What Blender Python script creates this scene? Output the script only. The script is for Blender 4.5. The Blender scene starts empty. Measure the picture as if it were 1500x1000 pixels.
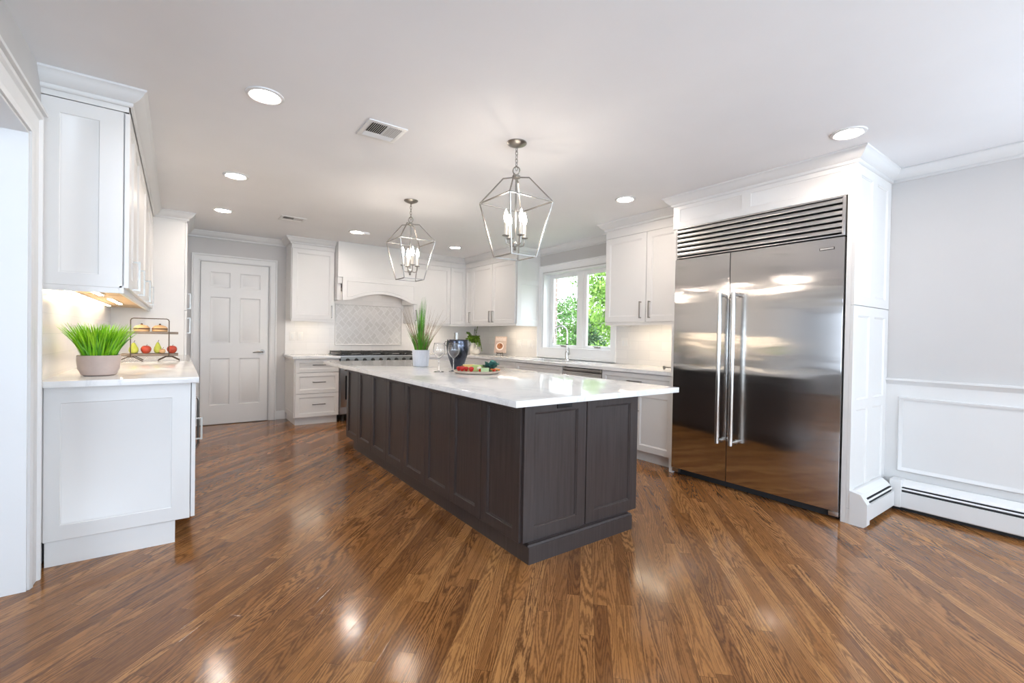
import bpy, bmesh, math, random
from mathutils import Vector, Matrix
random.seed(7)
C = bpy.context.scene.collection
SC = bpy.context.scene
PI = math.pi
V = Vector

# ------------------------------------------------------------------ camera, sky, exposure
cam_d = bpy.data.cameras.new('camera')
cam = bpy.data.objects.new('camera', cam_d)
C.objects.link(cam)
SC.camera = cam
cam_d.sensor_fit = 'HORIZONTAL'
cam_d.sensor_width = 36.0
cam_d.lens = 673.19 / 1500 * 36.0
cam_d.clip_start = 0.05
cam_d.clip_end = 200
_yaw, _pit, _rol = math.radians(36.022), math.radians(-0.610), math.radians(0.992)
_f = V((math.sin(_yaw) * math.cos(_pit), math.cos(_yaw) * math.cos(_pit), math.sin(_pit)))
_r = V((math.cos(_yaw), -math.sin(_yaw), 0))
_u = _r.cross(_f)
_r2 = _r * math.cos(_rol) + _u * math.sin(_rol)
_u2 = -_r * math.sin(_rol) + _u * math.cos(_rol)
cam.matrix_world = Matrix(((_r2.x, _u2.x, -_f.x, 0), (_r2.y, _u2.y, -_f.y, 0), (_r2.z, _u2.z, -_f.z, 1.181), (0, 0, 0, 1)))

SC.view_settings.view_transform = 'Standard'
SC.view_settings.look = 'None'
SC.view_settings.gamma = 1
SC.view_settings.use_curve_mapping = False
SC.view_settings.exposure = 0.40

w = bpy.data.worlds.new('sky')
SC.world = w
w.use_nodes = True
_nt = w.node_tree
_bg = _nt.nodes['Background']
_bg.inputs['Color'].default_value = (0.86, 0.93, 1.0, 1)
_bg.inputs['Strength'].default_value = 2.7


def area(name, loc, rot, sx, sy, power, col):
    d = bpy.data.lights.new(name, 'AREA')
    d.shape = 'RECTANGLE'
    d.size = sx
    d.size_y = sy
    d.energy = power
    d.color = col
    o = bpy.data.objects.new(name, d)
    o.location = loc
    o.rotation_euler = rot
    C.objects.link(o)
    return o


# added upward-tilted fill lamps at invented, unseen openings around the dining end
UP = math.radians(50)
area('fill_rear_right', (2.75, -3.45, 1.0), (PI / 2 + UP, 0, 0), 2.3, 1.9, 30, (0.66, 0.82, 1.0))
area('fill_rear_left', (0.2, -3.45, 1.35), (PI / 2 + UP, 0, 0), 1.5, 1.3, 105, (0.66, 0.82, 1.0))
area('fill_right_wall', (4.52, -1.9, 1.45), (0, PI / 2 + UP, 0), 1.2, 1.6, 130, (0.66, 0.82, 1.0))  # added lamp outside a made-up right-wall opening, brightens the ceiling
# sky light coming down through the kitchen window over the sink
area('daylight_sink_window', (5.05, 4.43, 2.85), (0, math.radians(52), 0), 1.0, 1.3, 60, (0.80, 0.92, 1.0))
# daylight in the hall beyond the left opening
area('daylight_hall', (-2.4, 1.2, 1.6), (PI / 2, 0, math.radians(-50)), 1.4, 1.6, 40, (0.72, 0.84, 1.0))
_sd = bpy.data.lights.new('sun', 'SUN')
_sd.energy = 2.4
_sd.angle = 0.02
_sd.color = (1.0, 0.96, 0.88)
_so = bpy.data.objects.new('sun', _sd)
_so.rotation_euler = V((0.75, 0.22, -0.62)).to_track_quat('-Z', 'Y').to_euler()
C.objects.link(_so)


# ------------------------------------------------------------------ materials
def mat(name, col=(0.8, 0.8, 0.8), rough=0.5, metal=0.0, spec=0.5, emit=None, estr=0, coat=0.0, trans=0.0, ior=1.45):
    m = bpy.data.materials.new(name)
    m.use_nodes = True
    b = m.node_tree.nodes['Principled BSDF']
    b.inputs['Base Color'].default_value = (*col, 1)
    b.inputs['Roughness'].default_value = rough
    b.inputs['Metallic'].default_value = metal
    b.inputs['Specular IOR Level'].default_value = spec
    b.inputs['Coat Weight'].default_value = coat
    b.inputs['Coat Roughness'].default_value = 0.1
    b.inputs['Transmission Weight'].default_value = trans
    b.inputs['IOR'].default_value = ior
    if emit:
        b.inputs['Emission Color'].default_value = (*emit, 1)
        b.inputs['Emission Strength'].default_value = estr
    return m


class N:
    def __init__(s, m):
        s.t = m.node_tree
        s.b = s.t.nodes['Principled BSDF']

    def new(s, typ, **kw):
        n = s.t.nodes.new(typ)
        for k, v in kw.items():
            setattr(n, k, v)
        return n

    def put(s, v, sock):
        if isinstance(v, (int, float, tuple)):
            sock.default_value = v
        else:
            s.t.links.new(v, sock)

    def math(s, op, a, b=0.0):
        n = s.new('ShaderNodeMath', operation=op)
        s.put(a, n.inputs[0])
        s.put(b, n.inputs[1])
        return n.outputs[0]

    def coord(s):
        return s.new('ShaderNodeTexCoord').outputs['Object']

    def geopos(s):
        return s.new('ShaderNodeNewGeometry').outputs['Position']

    def mapping(s, vec, sc=(1, 1, 1), rot=(0, 0, 0)):
        n = s.new('ShaderNodeMapping')
        s.t.links.new(vec, n.inputs[0])
        n.inputs['Scale'].default_value = sc
        n.inputs['Rotation'].default_value = rot
        return n.outputs[0]

    def noise(s, vec, scale=5, detail=3, rough=0.5, dist=0.0):
        n = s.new('ShaderNodeTexNoise')
        s.t.links.new(vec, n.inputs['Vector'])
        n.inputs['Scale'].default_value = scale
        n.inputs['Detail'].default_value = detail
        n.inputs['Roughness'].default_value = rough
        n.inputs['Distortion'].default_value = dist
        return n.outputs['Fac']

    def ramp(s, fac, stops):
        n = s.new('ShaderNodeValToRGB')
        s.t.links.new(fac, n.inputs[0])
        e = n.color_ramp.elements
        while len(e) < len(stops):
            e.new(0.5)
        for q, (p, c) in zip(e, stops):
            q.position = p
            q.color = (*c, 1)
        return n.outputs[0]

    def mix(s, fac, a, b, mode='MIX'):
        n = s.new('ShaderNodeMix', data_type='RGBA', blend_type=mode)
        s.put(fac, n.inputs[0])
        s.put(a if not isinstance(a, tuple) else (*a, 1), n.inputs[6])
        s.put(b if not isinstance(b, tuple) else (*b, 1), n.inputs[7])
        return n.outputs[2]

    def bump(s, h, strength=0.2, dist=0.01):
        n = s.new('ShaderNodeBump')
        s.t.links.new(h, n.inputs['Height'])
        n.inputs['Strength'].default_value = strength
        n.inputs['Distance'].default_value = dist
        s.t.links.new(n.outputs[0], s.b.inputs['Normal'])

    def base(s, c):
        s.t.links.new(c, s.b.inputs['Base Color'])

    def xyz(s, vec):
        n = s.new('ShaderNodeSeparateXYZ')
        s.t.links.new(vec, n.inputs[0])
        return n.outputs

    def comb(s, x, y, z):
        n = s.new('ShaderNodeCombineXYZ')
        for v, i in zip((x, y, z), n.inputs):
            s.put(v, i)
        return n.outputs[0]


M = {}


def paint(key, col, rough, amt=0.03):
    m = mat(key, col, rough)
    n = N(m)
    f = n.noise(n.geopos(), 2.2, 3)
    c0 = tuple(x * (1 - amt) for x in col)
    n.base(n.ramp(f, [(0.3, c0), (0.7, col)]))
    M[key] = m


paint('cabinet_white', (0.77, 0.76, 0.745), 0.32)
paint('trim_white', (0.76, 0.76, 0.755), 0.35)
paint('wall_paint', (0.595, 0.58, 0.57), 0.6)
paint('ceiling_paint', (0.87, 0.875, 0.89), 0.75)
paint('sash_white', (0.88, 0.88, 0.88), 0.35)
M['gap'] = mat('gap', (0.03, 0.03, 0.032), 0.7)
M['chrome'] = mat('chrome', (0.72, 0.71, 0.69), 0.16, 1.0)
M['nickel'] = mat('nickel', (0.34, 0.325, 0.30), 0.33, 1.0)
M['nickel_dark'] = mat('nickel_dark', (0.16, 0.15, 0.14), 0.35, 1.0)
M['nickel_polished'] = mat('nickel_polished', (0.33, 0.315, 0.295), 0.38, 1.0)
M['black_iron'] = mat('black_iron', (0.035, 0.033, 0.03), 0.5)
M['black_gloss'] = mat('black_gloss', (0.02, 0.02, 0.022), 0.12)
M['bronze'] = mat('bronze', (0.10, 0.075, 0.055), 0.4, 0.8)
M['glass'] = mat('glass', (1, 1, 1), 0.0, 0, 0.5, trans=1.0, ior=1.45)
M['outlet_white'] = mat('outlet_white', (0.76, 0.745, 0.725), 0.35)
M['lamp_lens'] = mat('lamp_lens', (0.9, 0.9, 0.9), 0.4, emit=(1.0, 0.87, 0.76), estr=120)
M['lamp_bulb'] = mat('lamp_bulb', (0.9, 0.9, 0.9), 0.3, emit=(1.0, 0.86, 0.72), estr=90)
M['strip_lens'] = mat('strip_lens', (0.9, 0.9, 0.9), 0.4, emit=(1.0, 0.83, 0.62), estr=24)
M['candle_sleeve'] = mat('candle_sleeve', (0.75, 0.68, 0.58), 0.5)


# window glass that lets light straight through but still mirrors
def m_pane():
    m = bpy.data.materials.new('window_glass')
    m.use_nodes = True
    t = m.node_tree
    t.nodes.remove(t.nodes['Principled BSDF'])
    tr = t.nodes.new('ShaderNodeBsdfTransparent')
    gl = t.nodes.new('ShaderNodeBsdfGlossy')
    gl.inputs['Roughness'].default_value = 0.02
    lw = t.nodes.new('ShaderNodeLayerWeight')
    lw.inputs['Blend'].default_value = 0.5
    pw = t.nodes.new('ShaderNodeMath')
    pw.operation = 'POWER'
    pw.inputs[1].default_value = 4.0
    t.links.new(lw.outputs['Facing'], pw.inputs[0])
    fr = t.nodes.new('ShaderNodeMath')
    fr.operation = 'MULTIPLY_ADD'
    fr.inputs[1].default_value = 0.85
    fr.inputs[2].default_value = 0.03
    t.links.new(pw.outputs[0], fr.inputs[0])
    mx = t.nodes.new('ShaderNodeMixShader')
    t.links.new(fr.outputs[0], mx.inputs[0])
    t.links.new(tr.outputs[0], mx.inputs[1])
    t.links.new(gl.outputs[0], mx.inputs[2])
    t.links.new(mx.outputs[0], t.nodes['Material Output'].inputs[0])
    M['window_glass'] = m


m_pane()


def m_floor():
    m = mat('oak_floor', (0.3, 0.13, 0.05), 0.22)
    n = N(m)
    p = n.mapping(n.geopos(), (1, 1, 1), (0, 0, math.radians(-45)))
    x, y, _ = n.xyz(p)
    W = 0.060
    row = n.math('FLOOR', n.math('DIVIDE', y, W))
    wn = n.new('ShaderNodeTexWhiteNoise', noise_dimensions='1D')
    n.put(row, wn.inputs['W'])
    xs = n.math('ADD', n.math('DIVIDE', x, 1.05), n.math('MULTIPLY', wn.outputs[0], 13.7))
    colm = n.math('FLOOR', xs)
    wn2 = n.new('ShaderNodeTexWhiteNoise', noise_dimensions='3D')
    n.put(n.comb(row, colm, 3.0), wn2.inputs['Vector'])
    rnd = wn2.outputs['Value']
    rnd3 = n.xyz(wn2.outputs['Color'])
    # board outline
    fy = n.math('FRACT', n.math('DIVIDE', y, W))
    ey = n.math('MINIMUM', fy, n.math('SUBTRACT', 1.0, fy))
    fx = n.math('FRACT', xs)
    ex = n.math('MULTIPLY', n.math('MINIMUM', fx, n.math('SUBTRACT', 1.0, fx)), 17.5)
    e = n.math('MINIMUM', ey, ex)
    line = n.ramp(e, [(0.0, (1, 1, 1)), (0.022, (0, 0, 0))])
    # cathedral figure: contour lines of a long stretched noise
    gv = n.comb(n.math('MULTIPLY', x, 0.9), n.math('MULTIPLY', y, 11.0), n.math('MULTIPLY', rnd, 90.0))
    big = n.noise(gv, 1.0, 1.5, 0.45, 0.25)
    jag = n.noise(n.comb(n.math('MULTIPLY', x, 40.0), n.math('MULTIPLY', y, 160.0), rnd), 1.0, 2)
    k = n.math('ADD', n.math('MULTIPLY', big, 24.0), n.math('MULTIPLY', jag, 0.75))
    ring = n.math('ABSOLUTE', n.math('SUBTRACT', n.math('FRACT', k), 0.5))
    rings = n.ramp(ring, [(0.0, (1, 1, 1)), (0.20, (0.55, 0.55, 0.55)), (0.36, (0, 0, 0))])
    # fine straight pores
    pores = n.noise(n.comb(n.math('MULTIPLY', x, 7.0), n.math('MULTIPLY', y, 330.0), n.math('MULTIPLY', rnd, 31.0)), 1.0, 3, 0.6)
    pore = n.ramp(pores, [(0.40, (0, 0, 0)), (0.68, (1, 1, 1))])
    tone = n.ramp(rnd, [(0.0, (0.205, 0.082, 0.026)), (0.35, (0.325, 0.138, 0.043)), (0.7, (0.400, 0.177, 0.057)), (1.0, (0.500, 0.238, 0.082))])
    amt = n.math('ADD', 0.50, n.math('MULTIPLY', rnd3[1], 0.45))
    c = n.mix(n.math('MULTIPLY', rings, amt), tone, (0.060, 0.021, 0.008))
    c = n.mix(n.math('MULTIPLY', pore, 0.38), c, (0.070, 0.026, 0.010))
    mot = n.noise(n.geopos(), 3.0, 2)
    c = n.mix(n.math('MULTIPLY', mot, 0.25), c, (0.34, 0.15, 0.046))
    c = n.mix(n.math('MULTIPLY', line, 0.75), c, (0.03, 0.012, 0.006))
    n.base(c)
    rr = n.math('ADD', 0.095, n.math('MULTIPLY', n.noise(n.geopos(), 9.0, 3), 0.09))
    n.put(rr, n.b.inputs['Roughness'])
    h = n.math('ADD', n.math('MULTIPLY', line, -1.0), n.math('ADD', n.math('MULTIPLY', pore, -0.12), n.math('MULTIPLY', rnd3[2], 0.35)))
    n.bump(h, 0.10, 0.002)
    M['oak_floor'] = m


m_floor()


def m_quartz():
    m = mat('quartz', (0.8, 0.8, 0.79), 0.09)
    n = N(m)
    p = n.geopos()
    v1 = n.noise(p, 1.6, 6, 0.6, 1.2)
    vein = n.math('ABSOLUTE', n.math('SUBTRACT', v1, 0.5))
    a = n.ramp(vein, [(0.0, (0.70, 0.70, 0.70)), (0.015, (0.77, 0.77, 0.765)), (0.05, (0.82, 0.815, 0.805))])
    sp = n.noise(p, 60, 3)
    c = n.mix(n.math('MULTIPLY', sp, 0.10), a, (0.70, 0.70, 0.69))
    n.base(c)
    M['quartz'] = m


m_quartz()


def m_island():
    m = mat('island_stain', (0.06, 0.05, 0.045), 0.30)
    n = N(m)
    p = n.geopos()
    g = n.noise(n.mapping(p, (28, 28, 1.3)), 2.2, 4, 0.6)
    cl = n.noise(n.mapping(p, (1.5, 1.5, 1.0)), 2.0, 3)
    a = n.ramp(g, [(0.3, (0.030, 0.023, 0.023)), (0.7, (0.058, 0.047, 0.046))])
    c = n.mix(n.math('MULTIPLY', cl, 0.5), a, (0.042, 0.027, 0.021))
    n.base(c)
    n.bump(g, 0.03, 0.002)
    M['island_stain'] = m


m_island()


def m_steel(key, col, rough, aniso, wav=0.0):
    m = mat(key, col, rough, 1.0)
    n = N(m)
    t = n.new('ShaderNodeTangent', direction_type='UV_MAP')
    n.b.inputs['Anisotropic'].default_value = aniso
    n.b.inputs['Anisotropic Rotation'].default_value = 0.0
    n.t.links.new(t.outputs[0], n.b.inputs['Tangent'])
    p = n.geopos()
    st = n.noise(n.mapping(p, (400, 3, 400)), 1.0, 2)
    n.put(n.math('ADD', rough - 0.03, n.math('MULTIPLY', st, 0.05)), n.b.inputs['Roughness'])
    if wav:
        wv = n.noise(n.mapping(p, (1, 0.8, 3.6)), 1.5, 2, 0.5)
        n.bump(wv, wav, 0.02)
    M[key] = m


m_steel('steel_brushed', (0.56, 0.55, 0.54), 0.145, 0.97, 0.18)
M['steel_dark'] = mat('steel_dark', (0.22, 0.22, 0.21), 0.38, 1.0)
m_steel('steel_plain', (0.58, 0.57, 0.56), 0.30, 0.3)


def m_tile():
    m = mat('subway_tile', (0.78, 0.76, 0.74), 0.18)
    n = N(m)
    x, y, z = n.xyz(n.geopos())
    p = n.comb(n.math('ADD', x, y), z, 0.0)
    b = n.new('ShaderNodeTexBrick')
    n.t.links.new(p, b.inputs['Vector'])
    b.inputs['Color1'].default_value = (0.80, 0.78, 0.76, 1)
    b.inputs['Color2'].default_value = (0.74, 0.725, 0.71, 1)
    b.inputs['Mortar'].default_value = (0.70, 0.69, 0.68, 1)
    b.inputs['Scale'].default_value = 1.0
    b.inputs['Mortar Size'].default_value = 0.0022
    b.inputs['Brick Width'].default_value = 0.31
    b.inputs['Row Height'].default_value = 0.105
    v = n.noise(n.geopos(), 5, 4, 0.6, 0.8)
    c = n.mix(n.math('MULTIPLY', v, 0.25), b.outputs[0], (0.66, 0.65, 0.64))
    n.base(c)
    n.bump(b.outputs['Fac'], -0.25, 0.002)
    M['subway_tile'] = m
    m = mat('arabesque_mosaic', (0.7, 0.7, 0.7), 0.22)
    n = N(m)
    x, y, z = n.xyz(n.geopos())
    s = 0.105
    a = n.math('DIVIDE', x, s)
    c2 = n.math('DIVIDE', z, s * 1.15)
    wig = n.math('MULTIPLY', n.math('SINE', n.math('MULTIPLY', c2, 2 * PI)), 0.10)
    wig2 = n.math('MULTIPLY', n.math('SINE', n.math('MULTIPLY', a, 2 * PI)), 0.10)
    u1 = n.math('ADD', n.math('ADD', a, wig), c2)
    v1 = n.math('SUBTRACT', n.math('ADD', a, wig2), c2)
    cu, cv = n.math('FLOOR', u1), n.math('FLOOR', v1)
    fu, fv = n.math('FRACT', u1), n.math('FRACT', v1)
    eu = n.math('MINIMUM', fu, n.math('SUBTRACT', 1.0, fu))
    ev = n.math('MINIMUM', fv, n.math('SUBTRACT', 1.0, fv))
    e = n.math('MINIMUM', eu, ev)
    wn = n.new('ShaderNodeTexWhiteNoise', noise_dimensions='3D')
    n.put(n.comb(cu, cv, 1.0), wn.inputs['Vector'])
    t = n.ramp(wn.outputs['Value'], [(0, (0.60, 0.585, 0.57)), (1, (0.68, 0.665, 0.65))])
    ln = n.ramp(e, [(0.0, (1, 1, 1)), (0.05, (1, 1, 1)), (0.09, (0, 0, 0))])
    n.base(n.mix(ln, t, (0.74, 0.73, 0.72)))
    M['arabesque_mosaic'] = m


m_tile()


def m_noise2(key, c0, c1, scale, rough, st=(1, 1, 1), bump=0.0, metal=0.0):
    m = mat(key, c1, rough, metal)
    n = N(m)
    f = n.noise(n.mapping(n.coord(), st), scale, 4, 0.6)
    n.base(n.ramp(f, [(0.3, c0), (0.7, c1)]))
    if bump:
        n.bump(f, bump, 0.01)
    M[key] = m


m_noise2('cab_underside_wood', (0.55, 0.38, 0.20), (0.72, 0.52, 0.30), 3, 0.5, (1, 12, 1))
m_noise2('grass_bright', (0.13, 0.44, 0.008), (0.40, 0.72, 0.025), 9, 0.45)
m_noise2('grass_dark', (0.04, 0.22, 0.012), (0.16, 0.42, 0.03), 12, 0.45)
m_noise2('grass_brown', (0.16, 0.10, 0.05), (0.32, 0.22, 0.13), 12, 0.6)
m_noise2('fern_green', (0.07, 0.16, 0.012), (0.20, 0.34, 0.03), 14, 0.45)
m_noise2('leaf_a', (0.11, 0.28, 0.035), (0.36, 0.56, 0.12), 1.5, 0.6)
m_noise2('leaf_b', (0.05, 0.18, 0.03), (0.20, 0.40, 0.09), 1.5, 0.6)
m_noise2('leaf_c', (0.02, 0.07, 0.025), (0.07, 0.18, 0.06), 1.5, 0.6)
m_noise2('lawn', (0.05, 0.15, 0.02), (0.13, 0.26, 0.045), 5, 0.8)
m_noise2('bark', (0.06, 0.04, 0.03), (0.16, 0.11, 0.08), 8, 0.8)
m_noise2('terracotta_pink', (0.48, 0.38, 0.34), (0.58, 0.465, 0.42), 8, 0.7)
m_noise2('stone_white_pot', (0.60, 0.63, 0.70), (0.68, 0.71, 0.78), 6, 0.5)
m_noise2('soil', (0.03, 0.02, 0.012), (0.08, 0.055, 0.035), 40, 0.9)
m_noise2('weathered_wood', (0.14, 0.11, 0.085), (0.27, 0.22, 0.18), 6, 0.6, (3, 20, 20))
m_noise2('tray_wood', (0.45, 0.37, 0.30), (0.56, 0.47, 0.39), 5, 0.5, (1, 10, 1))
m_noise2('pewter', (0.035, 0.04, 0.055), (0.10, 0.11, 0.14), 10, 0.16, (1, 1, 1), 0.0, 0.85)
m_noise2('pear_green', (0.42, 0.50, 0.06), (0.58, 0.62, 0.12), 12, 0.4)
m_noise2('apple_red', (0.35, 0.02, 0.015), (0.55, 0.10, 0.05), 10, 0.3)
m_noise2('strawberry_red', (0.42, 0.015, 0.012), (0.60, 0.035, 0.03), 30, 0.35)
m_noise2('tomato_red', (0.42, 0.02, 0.01), (0.58, 0.05, 0.02), 6, 0.2)
m_noise2('cheese_yellow', (0.62, 0.46, 0.14), (0.74, 0.60, 0.25), 8, 0.5)
m_noise2('melon_green', (0.35, 0.48, 0.14), (0.52, 0.62, 0.25), 10, 0.4)
m_noise2('pale_green', (0.36, 0.50, 0.25), (0.48, 0.60, 0.34), 10, 0.45)
m_noise2('rind_green', (0.07, 0.16, 0.03), (0.16, 0.28, 0.06), 14, 0.5)
m_noise2('kale_teal', (0.03, 0.13, 0.12), (0.16, 0.36, 0.30), 18, 0.5)
m_noise2('carrot_orange', (0.50, 0.15, 0.03), (0.62, 0.24, 0.06), 10, 0.4)
m_noise2('cream', (0.66, 0.58, 0.44), (0.78, 0.70, 0.56), 10, 0.5)
m_noise2('grape_dark', (0.012, 0.010, 0.018), (0.04, 0.03, 0.05), 10, 0.25)
m_noise2('olive_green', (0.06, 0.08, 0.015), (0.14, 0.16, 0.04), 10, 0.3)
m_noise2('bread_tan', (0.52, 0.30, 0.14), (0.66, 0.44, 0.24), 10, 0.6)
m_noise2('chocolate', (0.05, 0.02, 0.01), (0.10, 0.045, 0.022), 10, 0.4)
m_noise2('book_cover', (0.40, 0.30, 0.25), (0.50, 0.39, 0.33), 4, 0.45)
m_noise2('book_letter', (0.68, 0.60, 0.55), (0.76, 0.68, 0.62), 4, 0.5)
m_noise2('book_food', (0.10, 0.03, 0.012), (0.50, 0.20, 0.08), 35, 0.5)
m_noise2('ceramic_white', (0.74, 0.70, 0.62), (0.82, 0.78, 0.70), 8, 0.3)
m_noise2('siding', (0.60, 0.60, 0.62), (0.72, 0.72, 0.74), 2, 0.6)
m_noise2('roof_grey', (0.20, 0.19, 0.19), (0.32, 0.30, 0.30), 12, 0.8)


def m_brick():
    m = mat('brick', (0.3, 0.15, 0.1), 0.8)
    n = N(m)
    x, y, z = n.xyz(n.geopos())
    b = n.new('ShaderNodeTexBrick')
    n.t.links.new(n.comb(n.math('ADD', x, y), z, 0.0), b.inputs['Vector'])
    b.inputs['Color1'].default_value = (0.22, 0.15, 0.125, 1)
    b.inputs['Color2'].default_value = (0.30, 0.21, 0.18, 1)
    b.inputs['Mortar'].default_value = (0.55, 0.53, 0.50, 1)
    b.inputs['Scale'].default_value = 1.0
    b.inputs['Mortar Size'].default_value = 0.007
    b.inputs['Brick Width'].default_value = 0.21
    b.inputs['Row Height'].default_value = 0.072
    n.base(b.outputs[0])
    M['brick'] = m


m_brick()


# ------------------------------------------------------------------ mesh helpers
def BM():
    return bmesh.new()


def box(bm, x0, x1, y0, y1, z0, z1, bev=0.0, seg=2):
    if x1 < x0: x0, x1 = x1, x0
    if y1 < y0: y0, y1 = y1, y0
    if z1 < z0: z0, z1 = z1, z0
    vs = [bm.verts.new((x, y, z)) for z in (z0, z1) for y in (y0, y1) for x in (x0, x1)]
    fs = [bm.faces.new([vs[i] for i in q]) for q in ((0, 2, 3, 1), (4, 5, 7, 6), (0, 1, 5, 4), (2, 6, 7, 3), (0, 4, 6, 2), (1, 3, 7, 5))]
    if bev > 0:
        es = list({e for f in fs for e in f.edges})
        bmesh.ops.bevel(bm, geom=es, offset=bev, segments=seg, affect='EDGES', profile=0.7)
    return vs


def tube(bm, pts, r, seg=8, closed=False, cap=True, sq=False):
    pts = [V(p) for p in pts]
    n = len(pts)
    rr = r if isinstance(r, (list, tuple)) else [r] * n
    rings = []
    t0 = (pts[1] - pts[0]).normalized()
    ref = V((0, 0, 1)) if abs(t0.z) < 0.9 else V((1, 0, 0))
    nx = t0.cross(ref).normalized()
    for i, p in enumerate(pts):
        if closed:
            t = (pts[(i + 1) % n] - pts[i - 1]).normalized()
        elif i == 0:
            t = t0
        elif i == n - 1:
            t = (pts[-1] - pts[-2]).normalized()
        else:
            t = ((pts[i + 1] - p).normalized() + (p - pts[i - 1]).normalized()).normalized()
        nx = (nx - t * nx.dot(t)).normalized()
        ny = t.cross(nx)
        rings.append([bm.verts.new(p + (nx * math.cos(2 * PI * (k + (0.5 if sq else 0)) / seg) + ny * math.sin(2 * PI * (k + (0.5 if sq else 0)) / seg)) * rr[i]) for k in range(seg)])
    m = n if closed else n - 1
    for i in range(m):
        a, b = rings[i], rings[(i + 1) % n]
        for k in range(seg):
            bm.faces.new((a[k], a[(k + 1) % seg], b[(k + 1) % seg], b[k]))
    if cap and not closed:
        bm.faces.new(list(reversed(rings[0])))
        bm.faces.new(rings[-1])


def lathe(bm, c, prof, seg=24, axis='z', sx=1.0, sy=1.0):
    rings = []
    for r, h in prof:
        if r < 1e-6:
            p = (0, 0, h)
            rings.append([bm.verts.new(V(c) + (V(p) if axis == 'z' else V((h, 0, 0)) if axis == 'x' else V((0, h, 0))))])
        else:
            ring = []
            for k in range(seg):
                a = 2 * PI * k / seg
                ca, sa = r * math.cos(a) * sx, r * math.sin(a) * sy
                q = (ca, sa, h) if axis == 'z' else (h, ca, sa) if axis == 'x' else (sa, h, ca)
                ring.append(bm.verts.new(V(c) + V(q)))
            rings.append(ring)
    for a, b in zip(rings, rings[1:]):
        for k in range(seg):
            k2 = (k + 1) % seg
            if len(a) == 1 and len(b) == 1:
                continue
            if len(a) == 1:
                bm.faces.new((a[0], b[k2], b[k]))
            elif len(b) == 1:
                bm.faces.new((a[k], a[k2], b[0]))
            else:
                bm.faces.new((a[k], a[k2], b[k2], b[k]))


def prism(bm, prof, p0, p1, right, up=(0, 0, 1), m0=0.0, m1=0.0):
    """extrude a 2-D profile (a along right, b along up) from p0 to p1; m0, m1 mitre the ends (shift along path per unit a)"""
    p0, p1, right, up = V(p0), V(p1), V(right), V(up)
    d = (p1 - p0).normalized()
    A = [bm.verts.new(p0 + right * a + up * b + d * (m0 * a)) for a, b in prof]
    B = [bm.verts.new(p1 + right * a + up * b + d * (m1 * a)) for a, b in prof]
    n = len(prof)
    for i in range(n):
        j = (i + 1) % n
        bm.faces.new((A[i], A[j], B[j], B[i]))
    bm.faces.new(list(reversed(A)))
    bm.faces.new(B)


def sphere(bm, c, r, su=16, sv=10, sc=(1, 1, 1)):
    prof = [(r * math.sin(PI * i / sv), -r * math.cos(PI * i / sv) * sc[2]) for i in range(sv + 1)]
    lathe(bm, c, prof, su, 'z', sc[0], sc[1])


FR = {'+x': (V((0, 1, 0)), V((1, 0, 0))), '-x': (V((0, 1, 0)), V((-1, 0, 0))), '-y': (V((1, 0, 0)), V((0, -1, 0))), '+y': (V((1, 0, 0)), V((0, 1, 0)))}


def fpt(fr, a, b, d):
    """point of a face frame: a runs along the wall (world X or Y), b is height, d is the world coordinate along the normal axis"""
    if fr in ('+x', '-x'):
        return V((d, a, b))
    return V((a, d, b))


def panel(bm, fr, a0, a1, b0, b1, d, th, recs, depth=0.009, raised=False):
    """a door or drawer front whose front face lies at d + th along the normal; recs are the recessed fields"""
    sg = 1 if fr[0] == '+' else -1
    P = lambda a, b, k: fpt(fr, a, b, d + sg * k)
    e = 0.0015
    A = sorted({a0 + e, a1 - e} | {r[0] for r in recs} | {r[1] for r in recs})
    Bb = sorted({b0 + e, b1 - e} | {r[2] for r in recs} | {r[3] for r in recs})

    def quad(q):
        bm.faces.new([bm.verts.new(p) for p in q])

    for i in range(len(A) - 1):
        for j in range(len(Bb) - 1):
            ca, cb = (A[i] + A[i + 1]) / 2, (Bb[j] + Bb[j + 1]) / 2
            if any(r[0] < ca < r[1] and r[2] < cb < r[3] for r in recs):
                continue
            quad([P(A[i], Bb[j], th), P(A[i + 1], Bb[j], th), P(A[i + 1], Bb[j + 1], th), P(A[i], Bb[j + 1], th)])

    def loops(rc, steps):
        prev = None
        for ins, dep in steps:
            cur = [P(rc[0] + ins, rc[2] + ins, dep), P(rc[1] - ins, rc[2] + ins, dep), P(rc[1] - ins, rc[3] - ins, dep), P(rc[0] + ins, rc[3] - ins, dep)]
            if prev:
                for k in range(4):
                    quad([prev[k], prev[(k + 1) % 4], cur[(k + 1) % 4], cur[k]])
            prev = cur
        return prev

    for rc in recs:
        if raised:
            st = [(0, th), (0.004, th - 0.004), (0.012, th - depth), (0.024, th - depth), (0.045, th - 0.002), (0.047, th - 0.001)]
        else:
            st = [(0, th), (0.003, th - 0.004), (0.007, th - 0.0045), (0.011, th - depth)]
        quad(loops(rc, st))
    full = (a0, a1, b0, b1)
    loops(full, [(e, th), (0, th - e), (0, 0)])
    quad(list(reversed([P(a0, b0, 0), P(a1, b0, 0), P(a1, b1, 0), P(a0, b1, 0)])))
    bmesh.ops.remove_doubles(bm, verts=bm.verts, dist=0.00002)


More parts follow.
